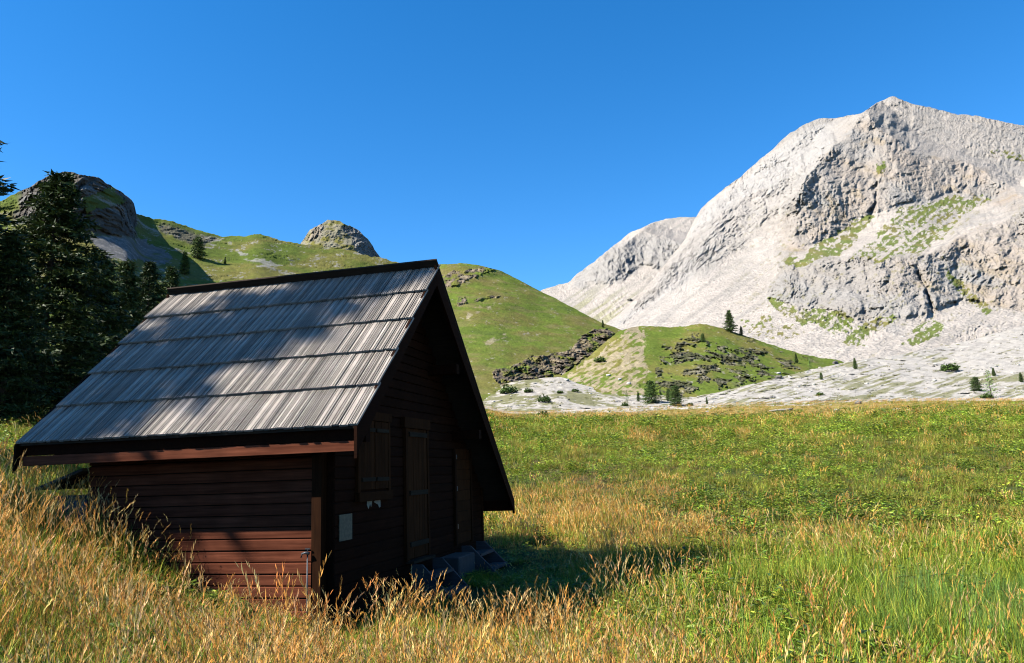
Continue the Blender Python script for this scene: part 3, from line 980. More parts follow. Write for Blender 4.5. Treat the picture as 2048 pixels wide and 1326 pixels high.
wl_ = wall([(BX, WY0 + .03, -2.75), (GX - .125, WY0 + .03, -2.75), (GX - .125, WY0 + .03, zl(WY0) - .14), (BX, WY0 + .03, zl(WY0) - .14)], (0, .09, 0))
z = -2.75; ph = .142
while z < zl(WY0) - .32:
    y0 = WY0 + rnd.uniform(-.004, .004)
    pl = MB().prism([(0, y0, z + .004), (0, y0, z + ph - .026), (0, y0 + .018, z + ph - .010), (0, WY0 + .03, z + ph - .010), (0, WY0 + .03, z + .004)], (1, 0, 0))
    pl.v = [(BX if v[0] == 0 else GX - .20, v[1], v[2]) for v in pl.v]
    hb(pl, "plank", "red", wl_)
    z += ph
# strip of wall beyond the corner post
hb(MB().box(GX - .195, GX - .125, WY0 - .002, WY0 + .025, -2.75, zl(WY0) - .2), "corner_board", "stain_v")
lo = -2.75
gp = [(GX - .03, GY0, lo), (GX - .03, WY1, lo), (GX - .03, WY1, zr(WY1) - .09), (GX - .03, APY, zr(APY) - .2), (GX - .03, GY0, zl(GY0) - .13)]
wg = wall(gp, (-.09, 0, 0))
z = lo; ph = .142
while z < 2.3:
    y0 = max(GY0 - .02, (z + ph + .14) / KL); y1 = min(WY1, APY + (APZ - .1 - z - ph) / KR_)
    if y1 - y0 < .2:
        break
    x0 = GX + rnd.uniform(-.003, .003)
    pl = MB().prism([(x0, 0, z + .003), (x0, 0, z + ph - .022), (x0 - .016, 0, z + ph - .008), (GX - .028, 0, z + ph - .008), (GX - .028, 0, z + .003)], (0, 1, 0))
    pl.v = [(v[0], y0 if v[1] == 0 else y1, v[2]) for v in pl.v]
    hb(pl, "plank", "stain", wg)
    z += ph
wall([(BX, WY0 + .03, lo), (BX, WY1, lo), (BX, WY1, zr(WY1) - .09), (BX, APY, zr(APY) - .2), (BX, WY0 + .03, zl(WY0) - .13)], (.09, 0, 0))
wall([(BX + .09, WY1 - .002, lo), (GX - .125, WY1 - .002, lo), (GX - .125, WY1 - .002, zr(WY1) - .1), (BX + .09, WY1 - .002, zr(WY1) - .1)], (0, -.08, 0))
hb(MB().box(GX - .26, GX - .125, .425, .572, -2.75, -.20), "post", "stain_v", bevel=.006)
hb(MB().box(GX - .11, GX + .012, WY1 - .09, WY1 + .008, lo, zr(WY1) - .10), "corner_board", "stain_v")

# the tall shuttered door
def gy(px, py): return hut_hit(px, py, 0, GX + .04)


a, b_ = gy(815, 856), gy(857, 1107)
dy0, dy1, dz1, dz0 = a[1], b_[1], a[2], b_[2]
frame = MB().box(GX + .002, GX + .05, dy0 - .09, dy0, dz0 - .02, dz1).box(GX + .002, GX + .05, dy1, dy1 + .07, dz0 - .02, dz1)
door = hb(frame, "door", "shutter")
nb = 7
for i in range(nb):
    w = (dy1 - dy0) / nb
    hb(MB().box(GX + .004, GX + .034 + rnd.uniform(-.002, .002), dy0 + i * w + .004, dy0 + (i + 1) * w - .004, dz0, dz1 - .004), "board", "shutter", door)
for zz in (dz0 + .20, dz0 + .95, dz1 - .09):
    hb(MB().box(GX + .036, GX + .062, dy0 + .05, dy1 - .03, zz - .035, zz + .035), "batten", "batten", door)
hb(MB().box(GX + .002, GX + .07, dy0 - .17, dy1 + .10, dz1 + .002, dz1 + .16), "lintel", "shutter", door)
hb(MB().box(GX + .002, GX + .14, dy0 - .05, dy1 + .04, dz0 - .06, dz0 - .022), "sill", "batten", door)

# the window with a pair of closed shutters
a, b_ = gy(721, 838), gy(777, 976)
wy0, wy1, wz1, wz0 = a[1], b_[1], a[2], b_[2]
win = hb(MB().box(GX + .002, GX + .045, wy0 - .07, wy0 - .005, wz0 - .03, wz1).box(GX + .002, GX + .045, wy1 + .005, wy1 + .07, wz0 - .03, wz1), "window", "shutter")
hb(MB().box(GX + .002, GX + .055, wy0 - .10, wy1 + .10, wz1 + .002, wz1 + .12), "lintel", "shutter", win)
hb(MB().box(GX + .002, GX + .07, wy0 - .09, wy1 + .09, wz0 - .15, wz0 - .032), "sill", "shutter", win)
mid = (wy0 + wy1) / 2
for s, (p0, p1) in enumerate(((wy0, mid - .012), (mid + .012, wy1))):
    sh = hb(MB().box(GX + .003, GX + .016, p0, p1, wz0, wz1 - .006), "shutter", "shutter")
    for i in range(4):
        w = (p1 - p0) / 4
        hb(MB().box(GX + .018, GX + .040 + rnd.uniform(-.002, .002), p0 + i * w + .003, p0 + (i + 1) * w - .003, wz0, wz1 - .008), "board", "shutter", sh)
    for zz in (wz0 + .13, wz1 - .13):
        hb(MB().box(GX + .042, GX + .064, p0 + .02, p1 - .02, zz - .026, zz + .026), "batten", "batten", sh)

# the second door under the low side of the roof
a, b_ = gy(911, 890), gy(944, 1080)
ey0, ey1, ez0 = a[1], b_[1], b_[2]
ez1 = min(zr(ey1) - .16, .10)
d2_ = hb(MB().box(GX + .002, GX + .05, ey0 - .08, ey0, ez0 - .02, ez1).box(GX + .002, GX + .05, ey1, ey1 + .08, ez0 - .02, ez1), "door", "stain_v")
nz = 9
for i in range(nz):
    h = (ez1 - ez0) / nz
    hb(MB().box(GX + .004, GX + .030 + rnd.uniform(-.002, .002), ey0 + .003, ey1 - .003, ez0 + i * h + .003, ez0 + (i + 1) * h - .003), "board", "shutter", d2_)
for zz in (ez0 + .3, ez0 + .95, ez0 + 1.5):
    hb(MB().box(GX + .031, GX + .046, ey0 - .01, ey0 + .05, zz - .04, zz + .04), "hinge", "metal", d2_)
# footing between the two flights of steps
p = gy(905, 1125)
hb(MB().box(GX + .02, GX + .38, ey0 - .95, ey0 - .10, -2.9, ez0 - .12), "plinth", "concrete", bevel=.02)
# lean-to canopy at the back gable
hb(MB().prism([(BX - .02, WY0 - .1, -.36), (BX - .78, WY0 - .1, -.60), (BX - .78, WY0 - .1, -.635), (BX - .02, WY0 - .1, -.40)], (0, 1.6, 0)), "canopy", "tarpaper")
hb(MB().prism([(BX - .02, WY0 + .0, -.41), (BX - .50, WY0 + .0, -.56), (BX - .50, WY0 + .0, -.64), (BX - .02, WY0 + .0, -.49)], (0, .06, 0)), "canopy_bracket", "stain")

# things at the hut
def hut_thing(name, x, y, z, label, cat, rz=0.0):
    o = empty(name, hut_pt(x, y, z), HYAW + rz)
    return tag(o, label, cat)


def steps(ya, yb, ztop, run, drop, n, label):
    t = hut_thing("wooden_steps", GX + .1, (ya + yb) / 2, ztop - drop, label, "steps")
    hw = (yb - ya) / 2
    for s in (-1, 1):
        y = s * hw
        MB().prism([(0, y, drop), (.16, y, drop), (run + .16, y, 0), (run + .16, y, -.25), (run, y, -.25), (0, y, drop - .30)], (0, .045 * -s, 0)).build("stringer", M["steps"], t)
    for i in range(n):
        f = (i + .6) / n
        MB().box(run * f - .06, run * f + .20, -hw + .047, hw - .047, drop * (1 - f) - .045, drop * (1 - f)).build("tread", M["steps"], t)
    return t


steps(dy0 - .05, dy1 + .06, dz0 - .07, .72, .75, 3, "grey wooden steps with three treads below the tall shuttered door")
steps(ey0 + .02, ey1 + .10, ez0 - .03, .95, .92, 4, "grey wooden steps farther along, below the low side of the roof")

p0, p1 = hut_hit(677, 1030, 0, GX), hut_hit(702, 1078, 0, GX)
nb_ = MB().box(GX + .005, GX + .017, p0[1], p1[1], p1[2], p0[2]).build("notice_board", M["paper"], off=(0, 0, 0))
nb_.matrix_world = Matrix.Translation(Vector(HO)) @ Matrix.Rotation(HYAW, 4, 'Z')
tag(nb_, "pale weathered rectangular board fixed to the gable wall beside the corner", "board")
p0, p1 = hut_hit(733, 1002, 0, GX), hut_hit(760, 1015, 0, GX)
tp = MB()
yy0, yy1, z0_, z1_ = p0[1], p1[1], p1[2], p0[2]
w_ = yy1 - yy0; h_ = z1_ - z0_
tp.prism([(GX + .006, yy0, z1_), (GX + .006, yy0 + .38 * w_, z1_), (GX + .006, yy0 + .30 * w_, z0_ + .2 * h_), (GX + .006, yy0 + .22 * w_, z1_ - .35 * h_), (GX + .006, yy0 + .1 * w_, z0_), (GX + .006, yy0, z1_ - .5 * h_)], (.002, 0, 0))
tp.prism([(GX + .006, yy0 + .48 * w_, z1_ - .2 * h_), (GX + .006, yy0 + .62 * w_, z1_), (GX + .006, yy1, z1_), (GX + .006, yy1, z0_ + .1 * h_), (GX + .006, yy0 + .9 * w_, z0_), (GX + .006, yy0 + .82 * w_, z1_ - .6 * h_)], (.002, 0, 0))
tpo = tp.build("torn_notice", M["white"])
tpo.matrix_world = Matrix.Translation(Vector(HO)) @ Matrix.Rotation(HYAW, 4, 'Z')
tag(tpo, "torn white remains of a paper notice under the shuttered window", "notice")

sp = hut_thing("standpipe", GX - .29, .40, -2.55, "thin galvanised water pipe with tap at the corner post", "tap")
MB().tube([(0, 0, -.3), (0, 0, 1.05)], .009).build("pipe", M["metal"], sp, smooth=True)
tb = MB().tube([(.03, -.01, 1.06), (-.02, -.02, 1.07), (-.055, -.03, 1.06), (-.065, -.033, 1.015)], [.018, .016, .013, .012]).build("spout", M["metal"], sp, smooth=True)
MB().tube([(0, 0, 1.06), (0, 0, 1.11)], .007).build("handle", M["metal"], sp).data
MB().box(-.03, .03, -.006, .006, 1.108, 1.12).build("handle", M["metal"], sp)
bxo = hut_thing("storage_box", BX - .30, WY0 + .45, -1.5, "faded blue-grey box under the small canopy behind the hut", "box")
MB().box(-.26, .24, -.4, .4, 0, .72).build("body", M["bluebox"], bxo, bevel=.01)
MB().box(-.28, .26, -.43, .43, .724, .78).build("lid", M["tarpaper"], bxo, bevel=.008)
# ------------------------------------------------------------------ trees, shrubs, boulders
TERR = [o for o in COL.objects if o.get("kind") == "structure"]
bpy.context.view_layer.update()


def drop_px(px, py, only=None):
    """the first terrain point seen at a photo pixel"""
    d = Vector(rays(px, py)).normalized()
    best = None
    for o in TERR:
        if only and o.name not in only:
            continue
        ok, loc, nrm, i = o.ray_cast(Vector(CAM), d)
        if ok:
            r = (loc - Vector(CAM)).length
            if best is None or r < best[0]:
                best = (r, loc.copy())
    return best


def conifer_geo(seed, H, R, nb, ntw, ntri, size, base=.1, shape=.85, droop=.30, dark=1.0):
    rs = np.random.RandomState(seed)
    V, Fc, C = [], [], []
    tr = MB()
    lean = rs.normal(size=2) * .012 * H
    pts = [(lean[0] * t * t, lean[1] * t * t, H * t) for t in (-.05, 0, .04, .2, .45, .7, .9, 1.0)]
    r0 = .016 * H + .03
    tr.tube(pts, [r0 * 1.5, r0 * 1.35, r0, r0 * .85, r0 * .6, r0 * .35, r0 * .12, .006], 7)
    ga = 2.4
    for i in range(nb):
        t = base + (1 - base) * (i + rs.rand() * .8) / nb
        z = H * t
        L = R * max(.04, (1 - t) ** shape) * rs.uniform(.62, 1.12) * (min(1, .55 + (t - base) * 3.0))
        a = i * ga + rs.uniform(-.5, .5); L *= 1 + .22 * math.sin(a * 2 + seed) + (.35 if rs.rand() < .08 else 0)
        ca, sa = math.cos(a), math.sin(a)
        up = rs.uniform(.0, .22) + .25 * (t - .5)

        def ax(s):
            zz = z + L * (up * s - droop * s * s + .18 * max(0, s - .7))
            return np.array([lean[0] * t * t + ca * L * s, lean[1] * t * t + sa * L * s, zz])
        if L > .5:
            tr.tube([ax(0), ax(.45), ax(.95)], [.008 * L + .010, .006 * L + .006, .004], 4)
        n = max(3, int(ntw * (.35 + .65 * L / R)))
        for j in range(n):
            s = .12 + .88 * (j + rs.rand()) / n
            side = 1 if j % 2 else -1
            p = ax(s)
            tl = L * .34 * (1.1 - .75 * s) + .10 * R * rs.rand() + .03 * R
            dv = np.array([ca * .55 - sa * side * .8, sa * .55 + ca * side * .8, -.12 + rs.uniform(-.28, .15)])
            if s > .93:
                dv = np.array([ca, sa, -.05])
            dv /= np.linalg.norm(dv)
            for q in range(ntri):
                c = p + dv * tl * (q + rs.rand()) / ntri + rs.normal(size=3) * size * .22
                e1 = dv * .9 + rs.normal(size=3) * .55; e1 /= np.linalg.norm(e1)
                e2 = np.cross(e1, rs.normal(size=3) + np.array([0, 0, .8])); e2 /= np.linalg.norm(e2) + 1e-6
                sz = size * rs.uniform(.6, 1.3)
                k = len(V)
                V += [c - e2 * sz * .20, c + e2 * sz * .20, c + e1 * sz]
                Fc.append((k, k + 1, k + 2))
                g = rs.uniform(.65, 1.35) * dark
                cc = np.array([.021, .036, .008]) * g if rs.rand() < .8 else np.array([.034, .052, .011]) * g
                C += [cc, cc, cc * 1.1]
    return tr, np.array(V), np.array(Fc), np.array(C)


TREE_DATA = {}


def tree_proto(key, *a, **k):
    tr, V, Fc, C = conifer_geo(*a, **k)
    c = mesh_np("crown", V, Fc, M["needles"], C)
    t = tr.build("trunk", M["bark"], smooth=True)
    TREE_DATA[key] = (t.data, c.data)
    bpy.data.objects.remove(c); bpy.data.objects.remove(t)


tree_proto("big_a", 3, 10, 3.0, 150, 24, 11, .21, base=.04, shape=.7)
tree_proto("big_b", 8, 10, 2.7, 145, 23, 11, .21, base=.06, shape=.75, droop=.22)
tree_proto("tall", 52, 10, 1.2, 58, 15, 13, .16, base=.50, shape=.5, droop=.25)
tree_proto("mid_a", 21, 10, 2.4, 105, 18, 8, .30, base=.06, shape=.8)
tree_proto("far_a", 31, 10, 2.6, 70, 14, 6, .55, base=.06, shape=.9, dark=2.1)
tree_proto("far_b", 37, 10, 3.6, 70, 15, 6, .60, base=.04, shape=.45, droop=.05, dark=2.5)
tree_proto("pale", 41, 10, 2.6, 34, 8, 4, .50, base=.05, shape=.8, droop=.1, dark=5.0)


def tree(name, key, loc, H, label, cat="tree", group=None, rz=0.0, wide=1.0, limbs=True):
    t, c = TREE_DATA[key]
    e = empty(name, loc, rz)
    e.scale = (H / 10 * wide, H / 10 * wide, H / 10)
    for n, d in (("trunk", t), ("crown", c)):
        o = bpy.data.objects.new(n, d); COL.objects.link(o); o.parent = e
    return tag(e, label, cat, group)


def near_tree(name, key, px, py_top, d, label, group=None, rz=0, wide=1.0):
    p = at(px, py_top, d)
    gz = float(ground_z(p[0], p[1]))
    return tree(name, key, (p[0], p[1], gz - .1), p[2] - gz, label, group=group, rz=rz, wide=wide)


WOOD = "conifers on the slope left of the hut"
near_tree("larch_tree", "big_a", 108, 343, 31, "tall dark conifer with pointed top against the cliff dome", WOOD, .4, 1.25)
near_tree("larch_tree", "big_b", -62, 215, 27, "dark conifer at the left edge reaching above the ridge line", WOOD, 1.9, 1.25)
near_tree("larch_tree", "big_b", 30, 470, 26, "dense dark conifer standing in front, lowest in the left corner", WOOD, 3.0, 1.2)
near_tree("larch_tree", "mid_a", 200, 500, 36, "dark conifer just right of the tall pointed one", WOOD, .9, 1.35)
near_tree("larch_tree", "mid_a", 255, 520, 44, "green conifer left of the two by the roof corner", WOOD, 2.2, 1.1)
near_tree("larch_tree", "big_b", 300, 522, 50, "narrow green conifer directly above the left roof corner", WOOD, 4.0, .95)
near_tree("larch_tree", "mid_a", 345, 532, 56, "half hidden conifer behind the left end of the roof ridge", WOOD, 5.0, .9)
near_tree("larch_tree", "mid_a", 150, 620, 29, "low spreading conifer under the tall pointed one", WOOD, 5.6, 1.5)
# larches on the slope left of the frame: their shade lies on the roof and on the dark trees
for i, (x, y, H, w, k, lab) in enumerate((
    (-19.0, 6.5, 20.0, .95, "tall", "tallest larch of those left of the picture, bare below"),
    (-21.0, 5.0, 22.5, .6, "tall", "slender larch left of the picture beside the tallest one"),
    (-22.5, 8.6, 21.0, .8, "tall", "bare-stemmed larch left of the picture behind the tallest one"),
    (-25.0, 17.5, 13, 1.1, "big_b", "dense conifer left of the picture level with the dark wood"),
    (-28.0, 22.0, 13, 1.1, "big_a", "second dense conifer left of the picture beside the wood"),
    (-34.0, 26.0, 14, 1.2, "big_b", "farthest dense conifer left of the picture"))):
    tree("larch_tree", k, (x, y, float(ground_z(x, y)) - .1), H, lab, "tree", "larches left of the picture", rz=i * 1.3, wide=w)


def far_tree(name, key, px, py_base, py_top, label, cat="tree", group=None, rz=0, wide=1.0, only=None):
    h = drop_px(px, py_base, only)
    if h is None:
        return None
    r, loc = h
    d = math.hypot(loc[0] - CAM[0], loc[1] - CAM[1])
    H = d * (py_base - py_top) / F_PX
    return tree(name, key, (loc[0], loc[1], loc[2] - .03 * H), H * 1.03, label, cat, group, rz, wide)


FT = "scattered trees on the slopes"
for a in [
    ("round_tree", "far_b", 395, 517, 474, "rounded dark tree highest on the pasture slope", 1.0),
    ("round_tree", "far_a", 369, 549, 505, "dark tree below the rounded one, above the roof ridge", 1.25),
    ("small_conifer", "far_a", 450, 528, 514, "tiny conifer right of the two dark pasture trees", 1.0),
    ("conifer_tree", "far_a", 1461, 664, 621, "conifer standing on the knoll crest before the scree", 1.25),
    ("small_conifer", "far_a", 1483, 670, 653, "small conifer right beside the one on the knoll crest", 1.2),
    ("larch_bush", "far_b", 1406, 684, 667, "small green bush tree on the knoll behind the rocks", 1.0),
    ("small_conifer", "far_a", 1206, 655, 640, "tiny conifer on the crag at the foot of the green hill", 1.0),
    ("round_tree", "far_b", 1304, 806, 762, "largest rounded green tree at the edge of the gravel", 1.15),
    ("round_tree", "far_b", 1352, 812, 772, "rounded green tree right of the largest one at the gravel", 1.1),
    ("small_conifer", "far_b", 1338, 802, 778, "small dark tree between the two rounded ones", .9),
    ("sapling", "pale", 1254, 802, 780, "thin pale sapling left of the rounded trees", .9),
    ("sapling", "far_a", 1277, 803, 784, "small sapling next to the largest rounded tree", .9),
    ("sapling", "far_a", 1414, 808, 795, "little sapling right of the rounded trees on the gravel", 1.0),
    ("small_conifer", "far_a", 1711, 738, 718, "dark little conifer at the top edge of the gravel fan", 1.1),
    ("small_conifer", "far_b", 1643, 759, 746, "small round conifer left on the gravel fan", .9),
    ("sapling", "far_a", 1593, 726, 708, "left one of two saplings at the right foot of the knoll", 1.0),
    ("sapling", "pale", 1620, 738, 716, "right one of two saplings at the right foot of the knoll", 1.0),
    ("conifer_tree", "pale", 1983, 796, 748, "pale yellow-green larch on the gravel fan", 1.1),
    ("round_tree", "far_b", 1953, 782, 758, "dark round bush beside the pale larch", 1.3),
    ("small_conifer", "far_a", 1988, 752, 738, "small conifer behind the pale larch", 1.2),
    ("small_conifer", "far_a", 2043, 764, 748, "small conifer at the right edge of the picture on gravel", 1.2),
]:
    far_tree(a[0], a[1], a[2], a[3], a[4], a[5], "tree", FT, rz=a[2] * .7, wide=a[6])


def shrub_geo(seed, n=420):
    rs = np.random.RandomState(seed)
    V, Fc, C = [], [], []
    for i in range(n):
        d = rs.normal(size=3); d[2] = abs(d[2]) * .8; d /= np.linalg.norm(d)
        r = rs.uniform(.55, 1.0) * (1 + .25 * math.sin(3 * math.atan2(d[1], d[0]) + seed))
        c = d * r * np.array([.5, .5, .62]) + np.array([0, 0, .08])
        e1 = rs.normal(size=3); e1[2] += .5; e1 /= np.linalg.norm(e1); e2 = np.cross(e1, rs.normal(size=3)); e2 /= np.linalg.norm(e2)
        s = rs.uniform(.08, .15)
        k = len(V); V += [c - e2 * s * .5, c + e1 * s * .8, c + e2 * s * .5, c - e1 * s * .8]; Fc.append((k, k + 1, k + 2, k + 3))
        g = rs.uniform(.6, 1.4); cc = np.array([.06, .10, .02]) * g
        C += [cc] * 4
    return np.array(V), np.array(Fc), np.array(C)


SH = []
for s in (1, 2, 3):
    V, Fc, C = shrub_geo(s)
    o = mesh_np("shrub", V, Fc, M["shrub"], C); SH.append(o.data); bpy.data.objects.remove(o)
for i, (px, py, w, lab) in enumerate([
    (1016, 787, 30, "low pale shrub at the left end of the gravel bank"),
    (1089, 804, 24, "dark low shrub in the middle of the gravel bank"),
    (1086, 831, 18, "single shrub out on the near turf before the gravel"),
    (1201, 724, 19, "dark bush on the stony flank of the knoll"),
    (1120, 787, 12, "little shrub right of the middle of the gravel bank"),
    (1150, 784, 13, "little shrub near the right end of the gravel bank"),
    (1056, 785, 16, "low shrub second from left on the gravel bank"),
    (1250, 812, 12, "small shrub on turf left of the rounded trees"),
    (1380, 812, 12, "low shrub right beside the rounded trees"),
    (1975, 797, 16, "low bush at the foot of the pale larch"),
    (1640, 791, 12, "small shrub low on the gravel fan"),
    (1900, 742, 26, "flat green shrub patch high on the gravel fan"),
]):
    h = drop_px(px, py)
    if h:
        r, loc = h
        W = r * w / F_PX
        o = bpy.data.objects.new("shrub", SH[i % 3]); COL.objects.link(o)
        o.location = loc; o.scale = (W * 1.15, W * 1.15, W * .75); o.rotation_euler = (0, 0, i)
        tag(o, lab, "shrub", "shrubs on the gravel")


def boulder_mesh(seed, col):
    rs = np.random.RandomState(seed)
    n, m = 16, 11
    th = np.linspace(0, 2 * math.pi, n, endpoint=False); ph = np.linspace(-.5 * math.pi, .5 * math.pi, m)
    V = []
    for p in ph:
        for t in th:
            d = np.array([math.cos(p) * math.cos(t), math.cos(p) * math.sin(t), math.sin(p)])
            V.append(d)
    V = np.array(V)
    r = 1 + .35 * fbm(V[:, 0] * 1.3 + seed, V[:, 1] * 1.3, V[:, 2] * 1.3, 4)
    V = np.sign(V) * np.abs(V) ** .8 * r[:, None] * np.array([.5, .42, .36])
    Fq = []
    for i in range(m - 1):
        for j in range(n):
            Fq.append((i * n + j, i * n + (j + 1) % n, (i + 1) * n + (j + 1) % n, (i + 1) * n + j))
    C = np.array(col) * (1 + .12 * fbm(V[:, 0] * 4, V[:, 1] * 4, V[:, 2] * 4, 3))[:, None]
    o = mesh_np("boulder", V, np.array(Fq), M["boulder"], C); me = o.data; bpy.data.objects.remove(o)
    return me


BW = [boulder_mesh(s, (.52, .50, .46)) for s in (2, 5)]; BD = [boulder_mesh(s, (.16, .15, .135)) for s in (7, 9)]
for i, (px, py, w, dk, lab) in enumerate([
    (1793, 822, 12, 0, "pale boulder lying on the far edge of the meadow"),
    (1817, 822, 7, 0, "small pale stone right of the boulder on the meadow edge"),
    (1674, 822, 9, 0, "pale stone on the meadow edge right of the bleached log"),
    (1716, 808, 12, 1, "dark grey boulder at the foot of the gravel fan"),
    (1260, 602, 10, 1, "dark boulder high in the scree of the mountain"),
    (1134, 762, 9, 0, "white rock at the top of the gravel bank"),
    (1558, 748, 8, 0, "white boulder at the foot of the knoll beside the gravel"),
    (1557, 756, 12, 1, "dark boulder under the white one at the knoll foot"),
    (1671, 728, 12, 1, "dark boulder where the scree meets the gravel fan"),
    (1217, 752, 8, 0, "left one of the pale stones on the knoll's stony flank"),
    (1240, 760, 8, 0, "right one of the pale stones on the knoll's stony flank"),
    (1258, 768, 8, 0, "lowest pale stone on the knoll's stony flank"),
    (1120, 812, 5, 1, "small dark stone before the gravel bank"),
]):
    h = drop_px(px, py)
    if h:
        r, loc = h
        W = r * w / F_PX
        o = bpy.data.objects.new("boulder", (BD if dk else BW)[i % 2]); COL.objects.link(o)
        o.location = (loc[0], loc[1], loc[2] + .14 * W); o.scale = (W * 1.1, W, W * .9); o.rotation_euler = (0, 0, i * 1.7)
        tag(o, lab, "rock", "loose boulders")
h = drop_px(1562, 823)
if h:
    r, loc = h
    Lg = r * 46 / F_PX
    e = tag(empty("fallen_log", loc, .12), "bleached fallen log with dark end lying at the far meadow edge", "log")
    MB().tube([(-Lg / 2, 0, .12), (-.2 * Lg, .05, .2), (.2 * Lg, 0, .22), (Lg * .46, 0, .26)], [.10, .17, .2, .24], 9).build("trunk", M["log"], e, smooth=True)
    MB().tube([(Lg * .46, 0, .26), (Lg * .5, 0, .26)], [.25, .27], 9).build("root_end", M["bark"], e)
# ------------------------------------------------------------------ meadow plants (stuff)
def strip(V, Fc, C, p0, dirv, L, w, bend, side, c0, c1, seg=3):
    """a blade: tapering strip that bends over"""
    k0 = len(V)
    p = np.array(p0, float); d = np.array(dirv, float)
    for i in range(seg + 1):
        t = i / seg
        ww = w * (1 - .92 * t ** 1.6)
        V.append(p - side * ww * .5); V.append(p + side * ww * .5)
        c = c0 * (1 - t) + c1 * t
        C.append(c); C.append(c)
        d = d + bend / seg; d = d / np.linalg.norm(d)
        p = p + d * L / seg
    for i in range(seg):
        a = k0 + 2 * i
        Fc.append((a, a + 1, a + 3, a + 2))
    return p, d


A = np.array
STRAW = A([.62, .42, .165]); AMBER = A([.46, .225, .05]); GOLD = A([.45, .335, .085]); GRN = A([.15, .25, .022]); YGR = A([.325, .35, .042]); DGR = A([.05, .09, .018]); BLU = A([.125, .215, .045]); BRN = A([.32, .15, .06])


def dry_tuft(rs, stems, leaves, hgt, radius, green, head=1.0, wscale=1.0):
    V, Fc, C = [], [], []
    for i in range(leaves):
        a = rs.uniform(0, 6.28); r = radius * math.sqrt(rs.rand())
        b = rs.uniform(0, 6.28)
        lean = rs.uniform(.05, .5)
        d = A([math.cos(b) * lean, math.sin(b) * lean, 1.0]); d /= np.linalg.norm(d)
        sd = A([-math.sin(b), math.cos(b), 0]) + rs.normal(size=3) * .3; sd[2] *= .2; sd /= np.linalg.norm(sd)
        g = rs.rand() < green
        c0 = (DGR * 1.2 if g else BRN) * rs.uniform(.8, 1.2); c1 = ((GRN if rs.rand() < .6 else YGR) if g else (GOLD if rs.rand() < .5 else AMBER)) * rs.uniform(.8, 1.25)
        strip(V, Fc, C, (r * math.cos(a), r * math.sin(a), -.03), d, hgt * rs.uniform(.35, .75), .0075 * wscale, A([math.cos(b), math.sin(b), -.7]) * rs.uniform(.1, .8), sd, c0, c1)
    for i in range(stems):
        a = rs.uniform(0, 6.28); r = radius * math.sqrt(rs.rand())
        b = rs.normal(.3, 1.3)
        lean = rs.uniform(.02, .22)
        d = A([math.cos(b) * lean + .05, math.sin(b) * lean, 1.0]); d /= np.linalg.norm(d)
        sd = A([1, 0, 0]) + rs.normal(size=3) * .35; sd[2] = 0; sd /= np.linalg.norm(sd)
        L = hgt * rs.uniform(.75, 1.15)
        cs = (AMBER if rs.rand() < .55 else GOLD) * rs.uniform(.8, 1.2)
        if rs.rand() < green * .5:
            cs = YGR * rs.uniform(.8, 1.2)
        p, d = strip(V, Fc, C, (r * math.cos(a), r * math.sin(a), -.03), d, L, .0045 * wscale, A([math.cos(b), math.sin(b), -.1]) * rs.uniform(.02, .22), sd, cs * .8, cs, 4)
        # seed head: short spikelets round the top of the stem
        hl = rs.uniform(.09, .19) * head; n = 11
        ch = (STRAW if rs.rand() < .6 else AMBER * 1.15) * rs.uniform(.8, 1.2)
        q = p - d * hl * .55
        for j in range(n):
            t = j / (n - 1)
            o = rs.normal(size=3); o[2] = abs(o[2]) * .4; o /= np.linalg.norm(o)
            wd = .0065 * head * (1.1 - .7 * abs(t - .35)) * wscale
            c = q + d * hl * t
            e = d * .9 + o * .28; e /= np.linalg.norm(e)
            s2 = np.cross(e, rs.normal(size=3)); s2 /= np.linalg.norm(s2)
            k = len(V); l = hl * .30
            V += [c, c + e * l * .5 + s2 * wd * .55, c + e * l, c + e * l * .5 - s2 * wd * .55]
            Fc.append((k, k + 1, k + 2, k + 3)); C += [ch * .85, ch, ch * 1.1, ch]
            d = d + A([.02, 0, -.015]); d /= np.linalg.norm(d)
    return V, Fc, C


def green_tuft(rs, leaves, hgt, radius, w, cols, lean_max=.5, bend=.8):
    V, Fc, C = [], [], []
    for i in range(leaves):
        a = rs.uniform(0, 6.28); r = radius * math.sqrt(rs.rand()); b = rs.uniform(0, 6.28)
        lean = rs.uniform(.03, lean_max)
        d = A([math.cos(b) * lean, math.sin(b) * lean, 1.0]); d /= np.linalg.norm(d)
        sd = A([-math.sin(b), math.cos(b), 0]) + rs.normal(size=3) * .3; sd[2] *= .2; sd /= np.linalg.norm(sd)
        c1 = cols[rs.randint(len(cols))] * rs.uniform(.75, 1.3)
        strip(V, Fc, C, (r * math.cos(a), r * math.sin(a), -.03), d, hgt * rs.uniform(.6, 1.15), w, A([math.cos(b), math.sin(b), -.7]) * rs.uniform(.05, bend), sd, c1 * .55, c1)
    return V, Fc, C


